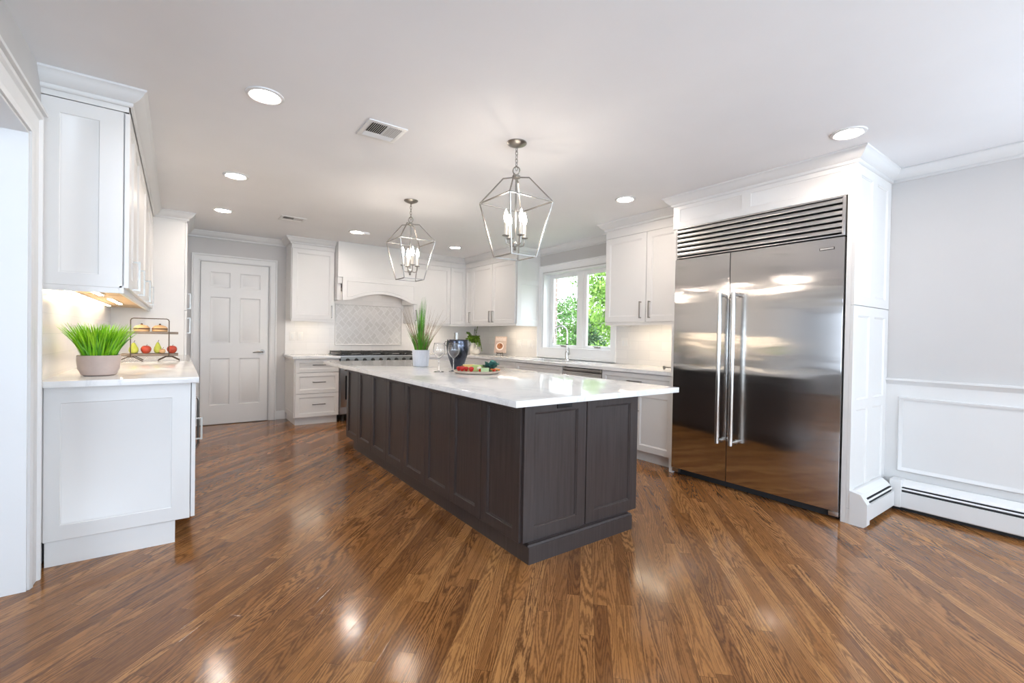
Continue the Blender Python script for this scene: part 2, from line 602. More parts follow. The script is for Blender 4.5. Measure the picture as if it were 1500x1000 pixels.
def mould(bm, fr, a0, a1, b0, b1, d, prof, closed=True):
    """mitred frame moulding; prof = (inset, height) from the outer edge; open frames stand on b0"""
    sg = 1 if fr[0] == '+' else -1
    prev = None
    for ins, h in prof:
        bb = b0 + ins if closed else b0
        cur = [bm.verts.new(fpt(fr, a, b, d + sg * h)) for a, b in ((a0 + ins, bb), (a0 + ins, b1 - ins), (a1 - ins, b1 - ins), (a1 - ins, bb))]
        if prev:
            for k in range(4 if closed else 3):
                k2 = (k + 1) % 4
                bm.faces.new((prev[k], prev[k2], cur[k2], cur[k]))
        prev = cur


CASING = [(0, 0), (0, 0.026), (0.004, 0.030), (0.018, 0.030), (0.024, 0.018), (0.060, 0.015), (0.072, 0.019), (0.082, 0.015), (0.090, 0.011), (0.090, 0)]
WP = {}


def obj(name, bm, m, parent=None, smooth=True, ang=35):
    off = WP.get(parent.name, V((0, 0, 0))) if parent else V((0, 0, 0))
    bmesh.ops.recalc_face_normals(bm, faces=bm.faces)
    if parent is None:
        xs = [v.co for v in bm.verts]
        lo = V((min(v.x for v in xs), min(v.y for v in xs), min(v.z for v in xs)))
        hi = V((max(v.x for v in xs), max(v.y for v in xs), max(v.z for v in xs)))
        off = V(((lo.x + hi.x) / 2, (lo.y + hi.y) / 2, lo.z))
    uv = bm.loops.layers.uv.new('UVMap')
    for f in bm.faces:
        nn = f.normal
        for l in f.loops:
            c = l.vert.co
            if abs(nn.x) > 0.6: l[uv].uv = (c.y, c.z)
            elif abs(nn.y) > 0.6: l[uv].uv = (c.x, c.z)
            else: l[uv].uv = (c.y, c.x)
    bmesh.ops.translate(bm, verts=bm.verts, vec=-off)
    me = bpy.data.meshes.new(name)
    bm.to_mesh(me)
    bm.free()
    mm = m if isinstance(m, bpy.types.Material) else M[m]
    me.materials.append(mm)
    o = bpy.data.objects.new(name, me)
    C.objects.link(o)
    if smooth:
        me.polygons.foreach_set('use_smooth', [True] * len(me.polygons))
        me.set_sharp_from_angle(angle=math.radians(ang))
    if parent:
        o.parent = parent
        WP[o.name] = off
    else:
        o.location = off
        WP[o.name] = off
    return o


def T(name, label, cat, loc, group=None):
    o = bpy.data.objects.new(name, None)
    o.empty_display_size = 0.1
    C.objects.link(o)
    o.location = loc
    WP[o.name] = V(loc)
    o['label'] = label
    o['category'] = cat
    if group: o['group'] = group
    return o


def tag(o, label, cat, group=None, kind=None):
    o['label'] = label
    o['category'] = cat
    if group: o['group'] = group
    if kind: o['kind'] = kind
    return o


def struct(name, bm, m, parent=None, label=None, **k):
    o = obj(name, bm, m, parent, **k)
    if parent is None: o['kind'] = 'structure'
    if label: o['label'] = label
    return o


def dup(root, loc, label, group=None, rotz=0):
    r = root.copy()
    C.objects.link(r)
    r.location = loc
    r.rotation_euler = (0, 0, rotz)
    r['label'] = label
    if group: r['group'] = group
    for ch in list(root.children):
        c = ch.copy()
        C.objects.link(c)
        c.parent = r
        for g in ch.children:
            d = g.copy()
            C.objects.link(d)
            d.parent = c
    return r


def one(f, *a, **k):
    bm = BM()
    f(bm, *a, **k)
    return bm


# ------------------------------------------------------------------ dimensions
XL, XR, YB, ZC = -0.545, 4.23, 6.92, 2.43
YR = -3.2          # rear wall
# ------------------------------------------------------------------ room shell
struct('floor', one(box, -3.4, 4.6, YR - 0.2, 7.1, -0.12, 0.0), 'oak_floor')
struct('ceiling', one(box, -3.4, 4.6, YR - 0.2, 7.1, ZC, ZC + 0.12), 'ceiling_paint')
wb = struct('wall_back', one(box, -0.9, 4.6, YB, YB + 0.18, 0, ZC), 'wall_paint')
# right wall with the sink window opening
WY0, WY1, WZ0, WZ1 = 3.78, 5.08, 1.02, 2.09
bm = BM()
box(bm, XR, XR + 0.17, -1.0, WY0, 0, ZC)
box(bm, XR, XR + 0.2, YR, -2.8, 0, ZC)
box(bm, XR, XR + 0.2, -2.8, -1.0, 0, 0.95)  # leaves an invented, unseen window opening above it to admit fill light
box(bm, XR, XR + 0.2, -2.8, -1.0, 2.1, ZC)
box(bm, XR, XR + 0.17, WY1, YB, 0, ZC)
box(bm, XR, XR + 0.17, WY0, WY1, 0, WZ0)
box(bm, XR, XR + 0.17, WY0, WY1, WZ1, ZC)
wr = struct('wall_right', bm, 'wall_paint')
# left wall with the wide opening to the hall
bm = BM()
OY0, OY1, OZ = 0.6, 2.94, 2.06
box(bm, XL - 0.32, XL, OY1, YB, 0, ZC)
box(bm, XL - 0.32, XL, OY0, OY1, OZ, ZC)
box(bm, XL - 0.32, XL, YR, OY0, 0, ZC)
wl = struct('wall_left', bm, 'wall_paint')
bm = BM()
box(bm, -3.4, -3.2, YR, 7.0, 0, ZC)
box(bm, -3.2, XL - 0.32, 4.6, 4.8, 0, ZC)
struct('wall_hall', bm, 'wall_paint')
# unseen rear wall behind the camera, its openings made up to let light in
bm = BM()
box(bm, -3.2, -0.6, YR - 0.15, YR, 0, ZC)
box(bm, -0.6, 1.0, YR - 0.15, YR, 0, 0.8)
box(bm, -0.6, 1.0, YR - 0.15, YR, 2.1, ZC)
box(bm, 1.0, 1.55, YR - 0.15, YR, 0, ZC)
box(bm, 1.55, 3.95, YR - 0.15, YR, 2.18, ZC)
box(bm, 3.95, 4.43, YR - 0.15, YR, 0, ZC)
struct('wall_rear', bm, 'wall_paint')

# crown profile: a = out from wall, b = down from ceiling
CR = [(0, 0), (0.072, 0), (0.072, -0.010), (0.062, -0.016), (0.055, -0.030), (0.040, -0.048), (0.022, -0.060), (0.014, -0.064), (0.014, -0.076), (0.006, -0.084), (0, -0.084)]


def crown(name, path, out):
    """path of wall-line points; out = +1 when the room lies to the right of travel"""
    bm = BM()
    pts = [V(p) for p in path]
    n = len(pts)
    for i in range(n - 1):
        d = (pts[i + 1] - pts[i]).normalized()
        r = V((d.y, -d.x, 0)) * out

        def mit(j):
            if j <= 0 or j >= n - 1: return 0.0
            d0 = (pts[j] - pts[j - 1]).normalized()
            d1 = (pts[j + 1] - pts[j]).normalized()
            r0, r1 = V((d0.y, -d0.x, 0)) * out, V((d1.y, -d1.x, 0)) * out
            m = (r0 + r1)
            m = m / max(m.dot(r), 1e-6)
            return m.dot(d)
        prism(bm, CR, pts[i], pts[i + 1], r, (0, 0, 1), mit(i), mit(i + 1))
    return struct(name, bm, 'trim_white', ang=50)


# cabinet plan lines used by crown
LUX = -0.212       # left upper door face
PX = 0.075         # pantry face
BUY = 6.545        # back upper face
RUX = 3.800        # right-wall upper face
FX = 3.545         # fridge surround face
E_Y0, E_Y1 = 1.11, 2.475
crown('trim_1', [(XL, 3.150, ZC), (LUX, 3.150, ZC), (LUX, 5.995, ZC), (PX, 5.995, ZC), (PX, YB, ZC)], 1)
crown('trim_2', [(PX, YB, ZC), (1.185, YB, ZC), (1.185, BUY, ZC), (1.735, BUY, ZC)], 1)
crown('trim_3', [(2.90, BUY, ZC), (RUX, BUY, ZC), (RUX, 5.145, ZC), (XR, 5.145, ZC), (XR, 3.50, ZC), (RUX, 3.50, ZC), (RUX, E_Y1, ZC), (FX, E_Y1, ZC), (FX, E_Y0, ZC), (XR, E_Y0, ZC), (XR, YR, ZC)], 1)

# left opening casing
bm = BM()
mould(bm, '+x', OY0 - 0.115, OY1 + 0.115, 0, OZ + 0.115, XL, [(k * 0.115 / 0.090, h) for k, h in CASING], False)
box(bm, XL + 0.0005, XL + 0.042, OY0 - 0.125, OY1 + 0.125, OZ + 0.1155, OZ + 0.132, 0.003)
struct('trim_4', bm, 'trim_white', label='white casing round the wide opening to the hall')
bm = BM()
box(bm, XL - 0.32, XL + 0.002, OY1 - 0.012, OY1 - 0.0005, 0, OZ - 0.0005)
box(bm, XL - 0.32, XL + 0.002, OY0, OY1 - 0.0125, OZ - 0.012, OZ - 0.0005)
struct('trim_5', bm, 'trim_white', label='white jamb lining of the hall opening')
bm = BM()
box(bm, XL, XL + 0.014, OY1 + 0.115, 3.15, 0, 0.11, 0.003)
struct('baseboard_left', bm, 'trim_white')
bm = BM()
box(bm, 1.083, 1.195, YB - 0.014, YB, 0, 0.10, 0.003)
box(bm, 1.083, 1.195, YB - 0.018, YB, 0.10, 0.115, 0.003)
box(bm, 0.075, 0.171, YB - 0.014, YB, 0, 0.115, 0.003)
struct('baseboard_back', bm, 'trim_white')

# ------------------------------------------------------------------ six-panel door on the back wall
bm = BM()
panel(bm, '-y', 0.224, 0.973, 0.008, 2.048, YB - 0.002, 0.030,
      [(0.322, 0.540, 1.735, 1.932), (0.645, 0.880, 1.735, 1.932), (0.322, 0.540, 1.035, 1.618), (0.645, 0.880, 1.035, 1.618), (0.322, 0.540, 0.248, 0.842), (0.645, 0.880, 0.248, 0.842)], 0.010, True)
door = struct('door_1', bm, 'trim_white')
bm = BM()
tube(bm, [(0.905, YB - 0.032, 0.922), (0.905, YB - 0.040, 0.922)], 0.030, 20)
tube(bm, [(0.905, YB - 0.040, 0.922), (0.905, YB - 0.075, 0.922)], 0.011, 12)
tube(bm, [(0.915, YB - 0.078, 0.922), (0.86, YB - 0.080, 0.923), (0.815, YB - 0.076, 0.918), (0.795, YB - 0.072, 0.915)], [0.012, 0.011, 0.009, 0.007], 10)
struct('handle', bm, 'nickel', door, 'satin nickel lever handle')
bm = BM()
mould(bm, '-y', 0.128, 1.081, 0, 2.150, YB, CASING, False)
struct('trim_6', bm, 'trim_white', label='white casing round the six panel door')

# ------------------------------------------------------------------ sink window
bm = BM()
mould(bm, '-x', WY0 - 0.088, WY1 + 0.094, 0.892, WZ1 + 0.103, XR - 0.0005, [(0, 0), (0, 0.026), (0.004, 0.030), (0.016, 0.030), (0.022, 0.019), (0.060, 0.016), (0.089, 0.014), (0.089, 0)])
box(bm, XR - 0.014, XR, WY0 + 0.001, WY1 - 0.001, 0.981, WZ0 - 0.001)
struct('trim_7', bm, 'sash_white', label='white casing round the sink window')
bm = BM()
# jamb lining
box(bm, XR, XR + 0.172, WY1 - 0.018, WY1, WZ0, WZ1)
box(bm, XR, XR + 0.172, WY0, WY0 + 0.018, WZ0, WZ1)
box(bm, XR, XR + 0.172, WY0, WY1, WZ1 - 0.018, WZ1)
box(bm, XR - 0.01, XR + 0.172, WY0, WY1, WZ0, WZ0 + 0.018)
# mullion
box(bm, XR + 0.115, XR + 0.18, 4.39, 4.44, WZ0, WZ1, 0.004)
win = struct('window_1', bm, 'sash_white')


def sash(y0, y1, gy0, gy1):
    bm = BM()
    x0, x1 = XR + 0.122, XR + 0.160
    z0, z1, g0, g1 = WZ0 + 0.018, WZ1 - 0.018, 1.077, 2.018
    box(bm, x0, x1, y0, gy0, z0, z1, 0.004)
    box(bm, x0, x1, gy1, y1, z0, z1, 0.004)
    box(bm, x0, x1, gy0, gy1, z0, g0, 0.004)
    box(bm, x0, x1, gy0, gy1, g1, z1, 0.004)
    s = struct('sash', bm, 'sash_white', win)
    struct('glass_pane', one(box, x0 + 0.018, x0 + 0.022, gy0, gy1, g0, g1), 'window_glass', s, smooth=False)
    bm = BM()
    yc = (gy0 + gy1) / 2
    box(bm, x0 - 0.022, x0, yc - 0.045, yc + 0.045, z0 + 0.012, z0 + 0.028, 0.004)
    tube(bm, [(x0 - 0.02, yc - 0.02, z0 + 0.03), (x0 - 0.032, yc + 0.05, z0 + 0.034)], 0.005, 8)
    struct('crank_handle', bm, 'nickel', s, 'grey fold-down crank handle')


sash(4.44, 5.062, 4.508, 4.990)
sash(3.798, 4.39, 3.900, 4.330)

# ------------------------------------------------------------------ wainscot on the right wall
bm = BM()
box(bm, XR - 0.008, XR, YR, E_Y0, 0, 0.90)
prism(bm, [(0, 0), (0.030, 0), (0.030, -0.014), (0.018, -0.026), (0.010, -0.045), (0, -0.045)], (XR, E_Y0, 0.928), (XR, YR, 0.928), (-1, 0, 0))
# picture-frame moulding
for y0, y1 in ((-0.62, 1.035), (-2.9, -0.80)):
    mould(bm, '-x', y0, y1, 0.265, 0.800, XR - 0.0085, [(0, 0), (0, 0.010), (0.005, 0.016), (0.012, 0.014), (0.020, 0.006), (0.026, 0.004), (0.026, 0)])
struct('trim_8', bm, 'trim_white', label='white panelled wainscot with a cap rail')

# ------------------------------------------------------------------ tile on the walls
bm = BM()
box(bm, 1.185, 1.845, YB - 0.008, YB, 0.885, 1.70)
box(bm, 1.845, 2.865, YB - 0.008, YB, 0.885, 1.012)
box(bm, 1.845, 2.865, YB - 0.008, YB, 1.62, 1.98)
box(bm, 2.865, XR, YB - 0.008, YB, 0.885, 1.70)
struct('tile_backsplash', bm, 'subway_tile', wb)
mo = struct('mosaic_panel', one(box, 1.858, 2.852, YB - 0.007, YB, 1.026, 1.606), 'arabesque_mosaic', wb)
bm = BM()
mould(bm, '-y', 1.842, 2.868, 1.010, 1.622, YB - 0.001, [(0, 0), (0, 0.012), (0.004, 0.017), (0.012, 0.017), (0.017, 0.012), (0.017, 0)])
struct('pencil_border', bm, 'subway_tile', mo)
bm = BM()
box(bm, XR - 0.008, XR, WY1 + 0.095, YB - 0.008, 0.885, 1.38)
box(bm, XR - 0.008, XR, E_Y1 + 0.003, WY0 - 0.085, 0.885, 1.38)
struct('tile_backsplash', bm, 'subway_tile', wr)
bm = BM()
box(bm, XL, XL + 0.008, 3.175, 5.985, 0.926, 1.42)
struct('tile_backsplash', bm, 'subway_tile', wl)


# ------------------------------------------------------------------ cabinets
def pull(parent, fr, a, b, L, vert, face, m='nickel', r=0.0055, so=0.030):
    sg = 1 if fr[0] == '+' else -1
    bm = BM()
    d = face + sg * so
    if vert:
        e0, e1 = (a, b - L / 2), (a, b + L / 2)
        q0, q1 = (a, b - L / 2 + 0.006), (a, b + L / 2 - 0.006)
    else:
        e0, e1 = (a - L / 2, b), (a + L / 2, b)
        q0, q1 = (a - L / 2 + 0.006, b), (a + L / 2 - 0.006, b)
    tube(bm, [fpt(fr, *e0, d), fpt(fr, *e1, d)], r * 1.2, 4, sq=True)
    for q in (q0, q1):
        tube(bm, [fpt(fr, *q, face), fpt(fr, *q, d)], r, 4, sq=True)
    return obj('handle', bm, m, parent)


def shaker(name, parent, fr, a0, a1, b0, b1, face, th=0.020, rail=0.058, m='cabinet_white', depth=0.009):
    """front at coordinate `face`; back at face -/+ th"""
    sg = 1 if fr[0] == '+' else -1
    bm = BM()
    panel(bm, fr, a0, a1, b0, b1, face - sg * th, th, [(a0 + rail, a1 - rail, b0 + rail, b1 - rail)], depth)
    return obj(name, bm, m, parent)


G = 0.0022
# --- left wall uppers: three units
ZUB, ZUT = 1.400, 2.315


def left_upper(label, y0, y1, splits, handles, end):
    t = T('wall_cabinet', label, 'cabinet', ((XL + LUX) / 2, (y0 + y1) / 2, 1.37), 'white wall cabinets along the left wall')
    bm = BM()
    box(bm, XL + 0.009 if 0 else XL, LUX - 0.022, y0 + (0.018 if end else 0), y1, ZUB + 0.012, ZC - 0.002)
    obj('body', bm, 'cabinet_white', t)
    obj('underside', one(box, XL + 0.012, LUX - 0.03, y0 + 0.03, y1 - 0.004, ZUB + 0.004, ZUB + 0.012), 'cab_underside_wood', t)['label'] = 'bare wood underside'
    bm = BM()
    box(bm, LUX - 0.040, LUX - 0.020, y0, y1, ZUB - 0.028, ZUB + 0.012, 0.002)
    if end:
        box(bm, XL, LUX - 0.04, y0, y0 + 0.02, ZUB - 0.028, ZUB, 0.002)
    obj('light_rail', bm, 'cabinet_white', t)
    bm = BM()
    box(bm, LUX - 0.020, LUX - 0.004, y0, y1, ZUT + 0.004, ZC - 0.006)
    if end:
        box(bm, XL, LUX - 0.004, y0 - 0.002, y0 + 0.018, ZUT + 0.004, ZC - 0.006, 0.001)
    obj('frieze', bm, 'cabinet_white', t)
    if end:
        bm = BM()
        panel(bm, '-y', XL, LUX - 0.026, ZUB, ZUT, y0 + 0.018, 0.018, [(XL + 0.066, LUX - 0.026 - 0.093, ZUB - 0.0 + 0.062, ZUT - 0.068)], 0.007)
        obj('end_panel', bm, 'cabinet_white', t)
    for (s0, s1), h in zip(splits, handles):
        d = shaker('door', t, '+x', s0 + G, s1 - G, ZUB + 0.002, ZUT - 0.002, LUX)
        if h: pull(d, '+x', h, 1.49, 0.17, True, LUX)
    return t


left_upper('white wall cabinet nearest the hall opening, its panelled end facing the room', 3.155, 3.94, [(3.155, 3.50), (3.50, 3.94)], [3.42, 3.885], True)
left_upper('white wall cabinet in the middle of the left run', 3.94, 5.36, [(3.94, 4.70), (4.70, 5.36)], [4.66, 5.27], False)
left_upper('white wall cabinet at the far end of the left run, touching the tall pantry', 5.36, 5.995, [(5.36, 5.995)], [None], False)

# under-cabinet light bars
def light_bar(label, x0, x1, y0, y1, z, group):
    t = T('under_cabinet_light', label, 'light', ((x0 + x1) / 2, (y0 + y1) / 2, z - 0.012), group)
    obj('housing', one(box, x0, x1, y0, y1, z - 0.008, z, 0.002), 'outlet_white', t)
    obj('lens', one(box, x0 + 0.004, x1 - 0.004, y0 + 0.008, y1 - 0.008, z - 0.012, z - 0.008), 'strip_lens', t, smooth=False)
    return t


gl = 'lit bars under the left wall cabinets'
light_bar('long lit bar under the left cabinets beside the tiles', XL + 0.030, XL + 0.055, 3.32, 5.5, ZUB + 0.004, gl)
light_bar('short lit bar under the nearest left cabinet, above the potted grass', -0.405, -0.375, 3.42, 3.86, ZUB + 0.004, gl)
light_bar('short lit bar under the left cabinets, above the two tier stand', -0.405, -0.375, 4.25, 5.05, ZUB + 0.004, gl)

# --- left base run
LBX = 0.085
def left_base(label, y0, y1, end, doors):
    t = T('base_cabinet', label, 'cabinet', ((XL + LBX) / 2, (y0 + y1) / 2, 0), 'white base cabinets along the left wall')
    bm = BM()
    box(bm, XL + 0.002, LBX - 0.022, y0 + (0.02 if end else 0), y1, 0.127, 0.893)
    obj('body', bm, 'cabinet_white', t)
    obj('toe_kick', one(box, XL + (0.02 if end else 0.002), -0.005, y0 + (0.012 if end else 0), y1, 0, 0.127), 'cabinet_white', t)
    if end:
        bm = BM()
        panel(bm, '-y', XL + 0.0155, LBX - 0.024, 0.127, 0.893, y0 + 0.02, 0.02, [(XL + 0.075, LBX - 0.024 - 0.083, 0.200, 0.812)], 0.007)
        obj('end_panel', bm, 'cabinet_white', t)
    for s0, s1, dr in doors:
        if dr:
            d = shaker('drawer', t, '+x', s0 + G, s1 - G, 0.735, 0.888, LBX, rail=0.04)
            pull(d, '+x', (s0 + s1) / 2, 0.81, 0.13, False, LBX)
        d = shaker('door', t, '+x', s0 + G, s1 - G, 0.132, 0.730 if dr else 0.888, LBX)
        pull(d, '+x', s0 + 0.05, 0.62, 0.13, True, LBX)
    return t


left_base('white base cabinet nearest the hall opening, its wide panelled end facing the room', 3.155, 3.78, True, [(3.155, 3.78, False)])
left_base('white base cabinets on the left between the drinks fridge and the pantry', 4.39, 5.985, False, [(4.39, 5.19, True), (5.19, 5.985, True)])
t = T('drinks_fridge', 'undercounter drinks fridge with bar handle in the left run', 'fridge', (-0.23, 4.085, 0))
obj('body', one(box, XL + 0.02, LBX - 0.03, 3.784, 4.386, 0.02, 0.890), 'black_gloss', t)
bm = BM()
box(bm, LBX - 0.030, LBX, 3.788, 3.84, 0.12, 0.885, 0.003)
box(bm, LBX - 0.030, LBX, 4.33, 4.382, 0.12, 0.885, 0.003)
box(bm, LBX - 0.030, LBX, 3.84, 4.33, 0.83, 0.885, 0.003)
box(bm, LBX - 0.030, LBX, 3.84, 4.33, 0.12, 0.17, 0.003)
fd = obj('door', bm, 'steel_plain', t)
obj('glass_pane', one(box, LBX - 0.02, LBX - 0.008, 3.84, 4.33, 0.17, 0.83), 'black_gloss', fd, smooth=False)
bm = BM()
tube(bm, [(LBX, 4.10, 0.69), (LBX + 0.036, 4.10, 0.69), (LBX + 0.042, 4.10, 0.67), (LBX + 0.042, 4.10, 0.35), (LBX + 0.03, 4.10, 0.325), (LBX, 4.10, 0.32)], 0.008, 10)
obj('handle', bm, 'nickel', fd)

# counter on the left
o = obj('countertop', one(box, XL, 0.098, 3.10, 5.992, 0.894, 0.926, 0.003), 'quartz')
tag(o, 'white quartz countertop on the left run, under the potted grass', 'countertop')

# pantry
t = T('pantry_cabinet', 'tall white pantry cabinet at the end of the left counter', 'cabinet', (-0.24, 6.45, 0))
obj('body', one(box, XL + 0.002, PX - 0.022, 5.998, YB - 0.002, 0.1, ZC - 0.002), 'cabinet_white', t)
obj('toe_kick', one(box, XL + 0.002, -0.005, 6.02, YB - 0.002, 0, 0.1), 'cabinet_white', t)
obj('frieze', one(box, XL + 0.002, PX - 0.004, 5.994, YB - 0.002, 2.33, ZC - 0.006), 'cabinet_white', t)
d = shaker('door', t, '+x', 6.0 + G, YB - 0.004, 1.40, 2.326, PX)
pull(d, '+x', 6.07, 1.50, 0.17, True, PX)
d = shaker('door', t, '+x', 6.0 + G, YB - 0.004, 0.105, 1.396, PX)
pull(d, '+x', 6.07, 1.24, 0.17, True, PX)

# --- back wall, left of range
BZB, BZT = 1.362, 2.292
t = T('wall_cabinet', 'single door white wall cabinet left of the range hood', 'cabinet', (1.465, 6.73, BZB - 0.03))
obj('body', one(box, 1.197, 1.731, BUY + 0.022, YB, BZB, ZC - 0.002), 'cabinet_white', t)
obj('light_rail', one(box, 1.190, 1.735, BUY - 0.006, BUY + 0.03, BZB - 0.030, BZB + 0.002, 0.003), 'cabinet_white', t)
obj('frieze', one(box, 1.192, 1.735, BUY + 0.004, BUY + 0.03, BZT + 0.004, ZC - 0.006), 'cabinet_white', t)
bm = BM()
panel(bm, '+y', 0, 0.001, 0, 0.001, 0, 0.001, []) if 0 else None
box(bm, 1.189, 1.197, BUY + 0.03, YB, BZB, ZC - 0.01)
obj('end_panel', bm, 'cabinet_white', t)
d = shaker('door', t, '-y', 1.199, 1.729, BZB + 0.004, BZT, BUY)
pull(d, '-y', 1.697, 1.475, 0.17, True, BUY)
bm = BM()
light_bar('lit bar under the single door cabinet left of the hood', 1.28, 1.66, 6.66, 6.70, BZB, 'lit bars under the back and window wall cabinets')

BBY = 6.290
t = T('drawer_cabinet', 'white three drawer base cabinet left of the range', 'cabinet', (1.465, 6.6, 0))
obj('body', one(box, 1.200, 1.738, BBY + 0.022, YB - 0.002, 0.10, 0.851), 'cabinet_white', t)
obj('toe_kick', one(box, 1.215, 1.730, BBY + 0.06, YB - 0.002, 0, 0.10), 'cabinet_white', t)
bm = BM()
panel(bm, '-x', BBY + 0.024, YB - 0.016, 0.10, 0.851, 1.200, 0.010, [(BBY + 0.085, YB - 0.06, 0.16, 0.79)], 0.006)
obj('end_panel', bm, 'cabinet_white', t)
for z0, z1 in ((0.675, 0.846), (0.405, 0.670), (0.102, 0.400)):
    d = shaker('drawer', t, '-y', 1.202, 1.737, z0, z1, BBY, rail=0.045)
    pull(d, '-y', 1.485, (z0 + z1) / 2 + 0.012, 0.16, False, BBY, 'nickel_dark')
o = obj('countertop', one(box, 1.165, 1.748, 6.258, YB - 0.008, 0.852, 0.885, 0.003), 'quartz')
tag(o, 'short white countertop over the three drawer cabinet, left of the range', 'countertop')

# --- range
RX0, RX1, RY = 1.752, 2.950, 6.275
t = T('range_cooker', 'wide stainless gas range under the white hood', 'range', (2.35, 6.58, 0))
obj('body', one(box, RX0, RX1, RY + 0.03, YB - 0.02, 0.10, 0.885), 'steel_plain', t)
bm = BM()
box(bm, RX0, RX1, RY - 0.012, RY + 0.03, 0.775, 0.878, 0.006)
cp = obj('control_panel', bm, 'steel_dark', t)
for i in range(10):
    x = RX0 + 0.09 + i * 0.113
    bm = BM()
    lathe(bm, (x, RY - 0.052, 0.83), [(0, 0), (0.017, 0.001), (0.019, 0.010), (0.019, 0.030), (0.025, 0.034), (0.025, 0.040)], 16, 'y')
    obj('knob', bm, 'black_iron', cp)
for x0, x1 in ((RX0 + 0.004, RX0 + 0.72), (RX0 + 0.728, RX1 - 0.004)):
    d = obj('oven_door', one(box, x0, x1, RY - 0.006, RY + 0.03, 0.20, 0.765, 0.005), 'steel_plain', t)
    obj('oven_window', one(box, x0 + 0.06, x1 - 0.06, RY - 0.009, RY - 0.004, 0.30, 0.62, 0.002), 'black_gloss', d)
    bm = BM()
    tube(bm, [(x0 + 0.03, RY - 0.062, 0.705), (x1 - 0.03, RY - 0.062, 0.705)], 0.013, 12)
    for x in (x0 + 0.06, x1 - 0.06):
        tube(bm, [(x, RY, 0.705), (x, RY - 0.062, 0.705)], 0.010, 10)
    obj('handle', bm, 'chrome', d)
obj('kick_panel', one(box, RX0 + 0.01, RX1 - 0.01, RY + 0.02, RY + 0.05, 0.10, 0.195), 'steel_plain', t)
for x in (RX0 + 0.05, RX1 - 0.05):
    for y in (RY + 0.07, YB - 0.08):
        bm = BM()
        lathe(bm, (x, y, 0), [(0, 0), (0.030, 0), (0.030, 0.012), (0.020, 0.02), (0.020, 0.10), (0, 0.10)], 12)
        obj('leg', bm, 'black_iron', t)
obj('cooktop', one(box, RX0, RX1, RY + 0.02, YB - 0.03, 0.885, 0.895, 0.002), 'black_gloss', t)
for i in range(4):
    x0 = RX0 + 0.012 + i * 0.294
    bm = BM()
    y0, y1 = RY + 0.03, YB - 0.05
    for x in (x0, x0 + 0.285):
        box(bm, x, x + 0.012, y0, y1, 0.915, 0.935, 0.003)
    for y in (y0, (y0 + y1) / 2 - 0.006, y1 - 0.012):
        box(bm, x0, x0 + 0.297 - 0.012, y, y + 0.012, 0.915, 0.935, 0.003)
    for yc in (y0 + 0.155, y1 - 0.155):
        box(bm, x0 + 0.01, x0 + 0.105, yc - 0.006, yc + 0.006, 0.918, 0.938, 0.002)
        box(bm, x0 + 0.195, x0 + 0.285, yc - 0.006, yc + 0.006, 0.918, 0.938, 0.002)
        box(bm, x0 + 0.142, x0 + 0.154, yc - 0.14, yc - 0.045, 0.918, 0.938, 0.002)
        box(bm, x0 + 0.142, x0 + 0.154, yc + 0.045, yc + 0.14, 0.918, 0.938, 0.002)
        lathe(bm, (x0 + 0.148, yc, 0.893), [(0, 0), (0.045, 0), (0.045, 0.010), (0.030, 0.018), (0, 0.020)], 16)
    for x in (x0, x0 + 0.285):
        for y in (y0, y1 - 0.012):
            box(bm, x, x + 0.012, y, y + 0.012, 0.894, 0.92)
    obj('burner_grate', bm, 'black_iron', t)

# --- hood
HX0, HX1, HY = 1.737, 2.885, 6.385
t = T('range_hood', 'white mantel range hood with an arched valance above the range', 'range hood', (2.31, 6.65, 1.63))
bm = BM()
box(bm, HX0, HX1, HY + 0.012, YB, 1.955, ZC - 0.002, 0.003)
obj('chimney_box', bm, 'cabinet_white', t)
bm = BM()
prism(bm, [(0, 0), (0.040, 0), (0.040, -0.014), (0.026, -0.022), (0.018, -0.036), (0, -0.036)], (HX0 + 0.03, HY - 0.026, 1.962), (HX1, HY - 0.026, 1.962), (0, -1, 0)) if 0 else None
box(bm, HX0, HX1, HY - 0.002, HY + 0.02, 1.948, 1.960, 0.003)
obj('ledge_moulding', bm, 'cabinet_white', t)
# arched valance
bm = BM()
x0, x1 = 1.795, 2.885
zt, zl, zp = 1.948, 1.640, 1.748
n = 36
prof = []
fl = 0.10
for i in range(n + 1):
    x = x0 + (x1 - x0) * i / n
    if x < x0 + fl or x > x1 - fl:
        z = zl
    else:
        q = (x - x0 - fl) / (x1 - x0 - 2 * fl)
        z = zl + (zp - zl) * math.sin(PI * q) ** 0.85
    prof.append((x, z))
yf, yb = HY - 0.012, HY + 0.014
va, vb, vc, vd = [], [], [], []
for x, z in prof:
    va.append(bm.verts.new((x, yf, z)))
    vb.append(bm.verts.new((x, yf, zt)))
    vc.append(bm.verts.new((x, yb, z)))
    vd.append(bm.verts.new((x, yb, zt)))
for i in range(n):
    bm.faces.new((va[i], va[i + 1], vb[i + 1], vb[i]))
    bm.faces.new((vd[i], vd[i + 1], vc[i + 1], vc[i]))
    bm.faces.new((vc[i], vc[i + 1], va[i + 1], va[i]))
    bm.faces.new((vb[i], vb[i + 1], vd[i + 1], vd[i]))
bm.faces.new((va[0], vb[0], vd[0], vc[0]))
bm.faces.new((va[n], vc[n], vd[n], vb[n]))
val = obj('valance', bm, 'cabinet_white', t)
bm = BM()
tube(bm, [(x0 + 0.06, yf, 1.900), (x1 - 0.06, yf, 1.900)], 0.0055, 6)
path = []
for x, z in prof:
    if x0 + 0.06 <= x <= x1 - 0.06: path.append((x, yf, z + 0.045))
tube(bm, path, 0.0055, 6)
tube(bm, [(x0 + 0.06, yf, 1.900), (x0 + 0.06, yf, zl + 0.045)], 0.0055, 6)
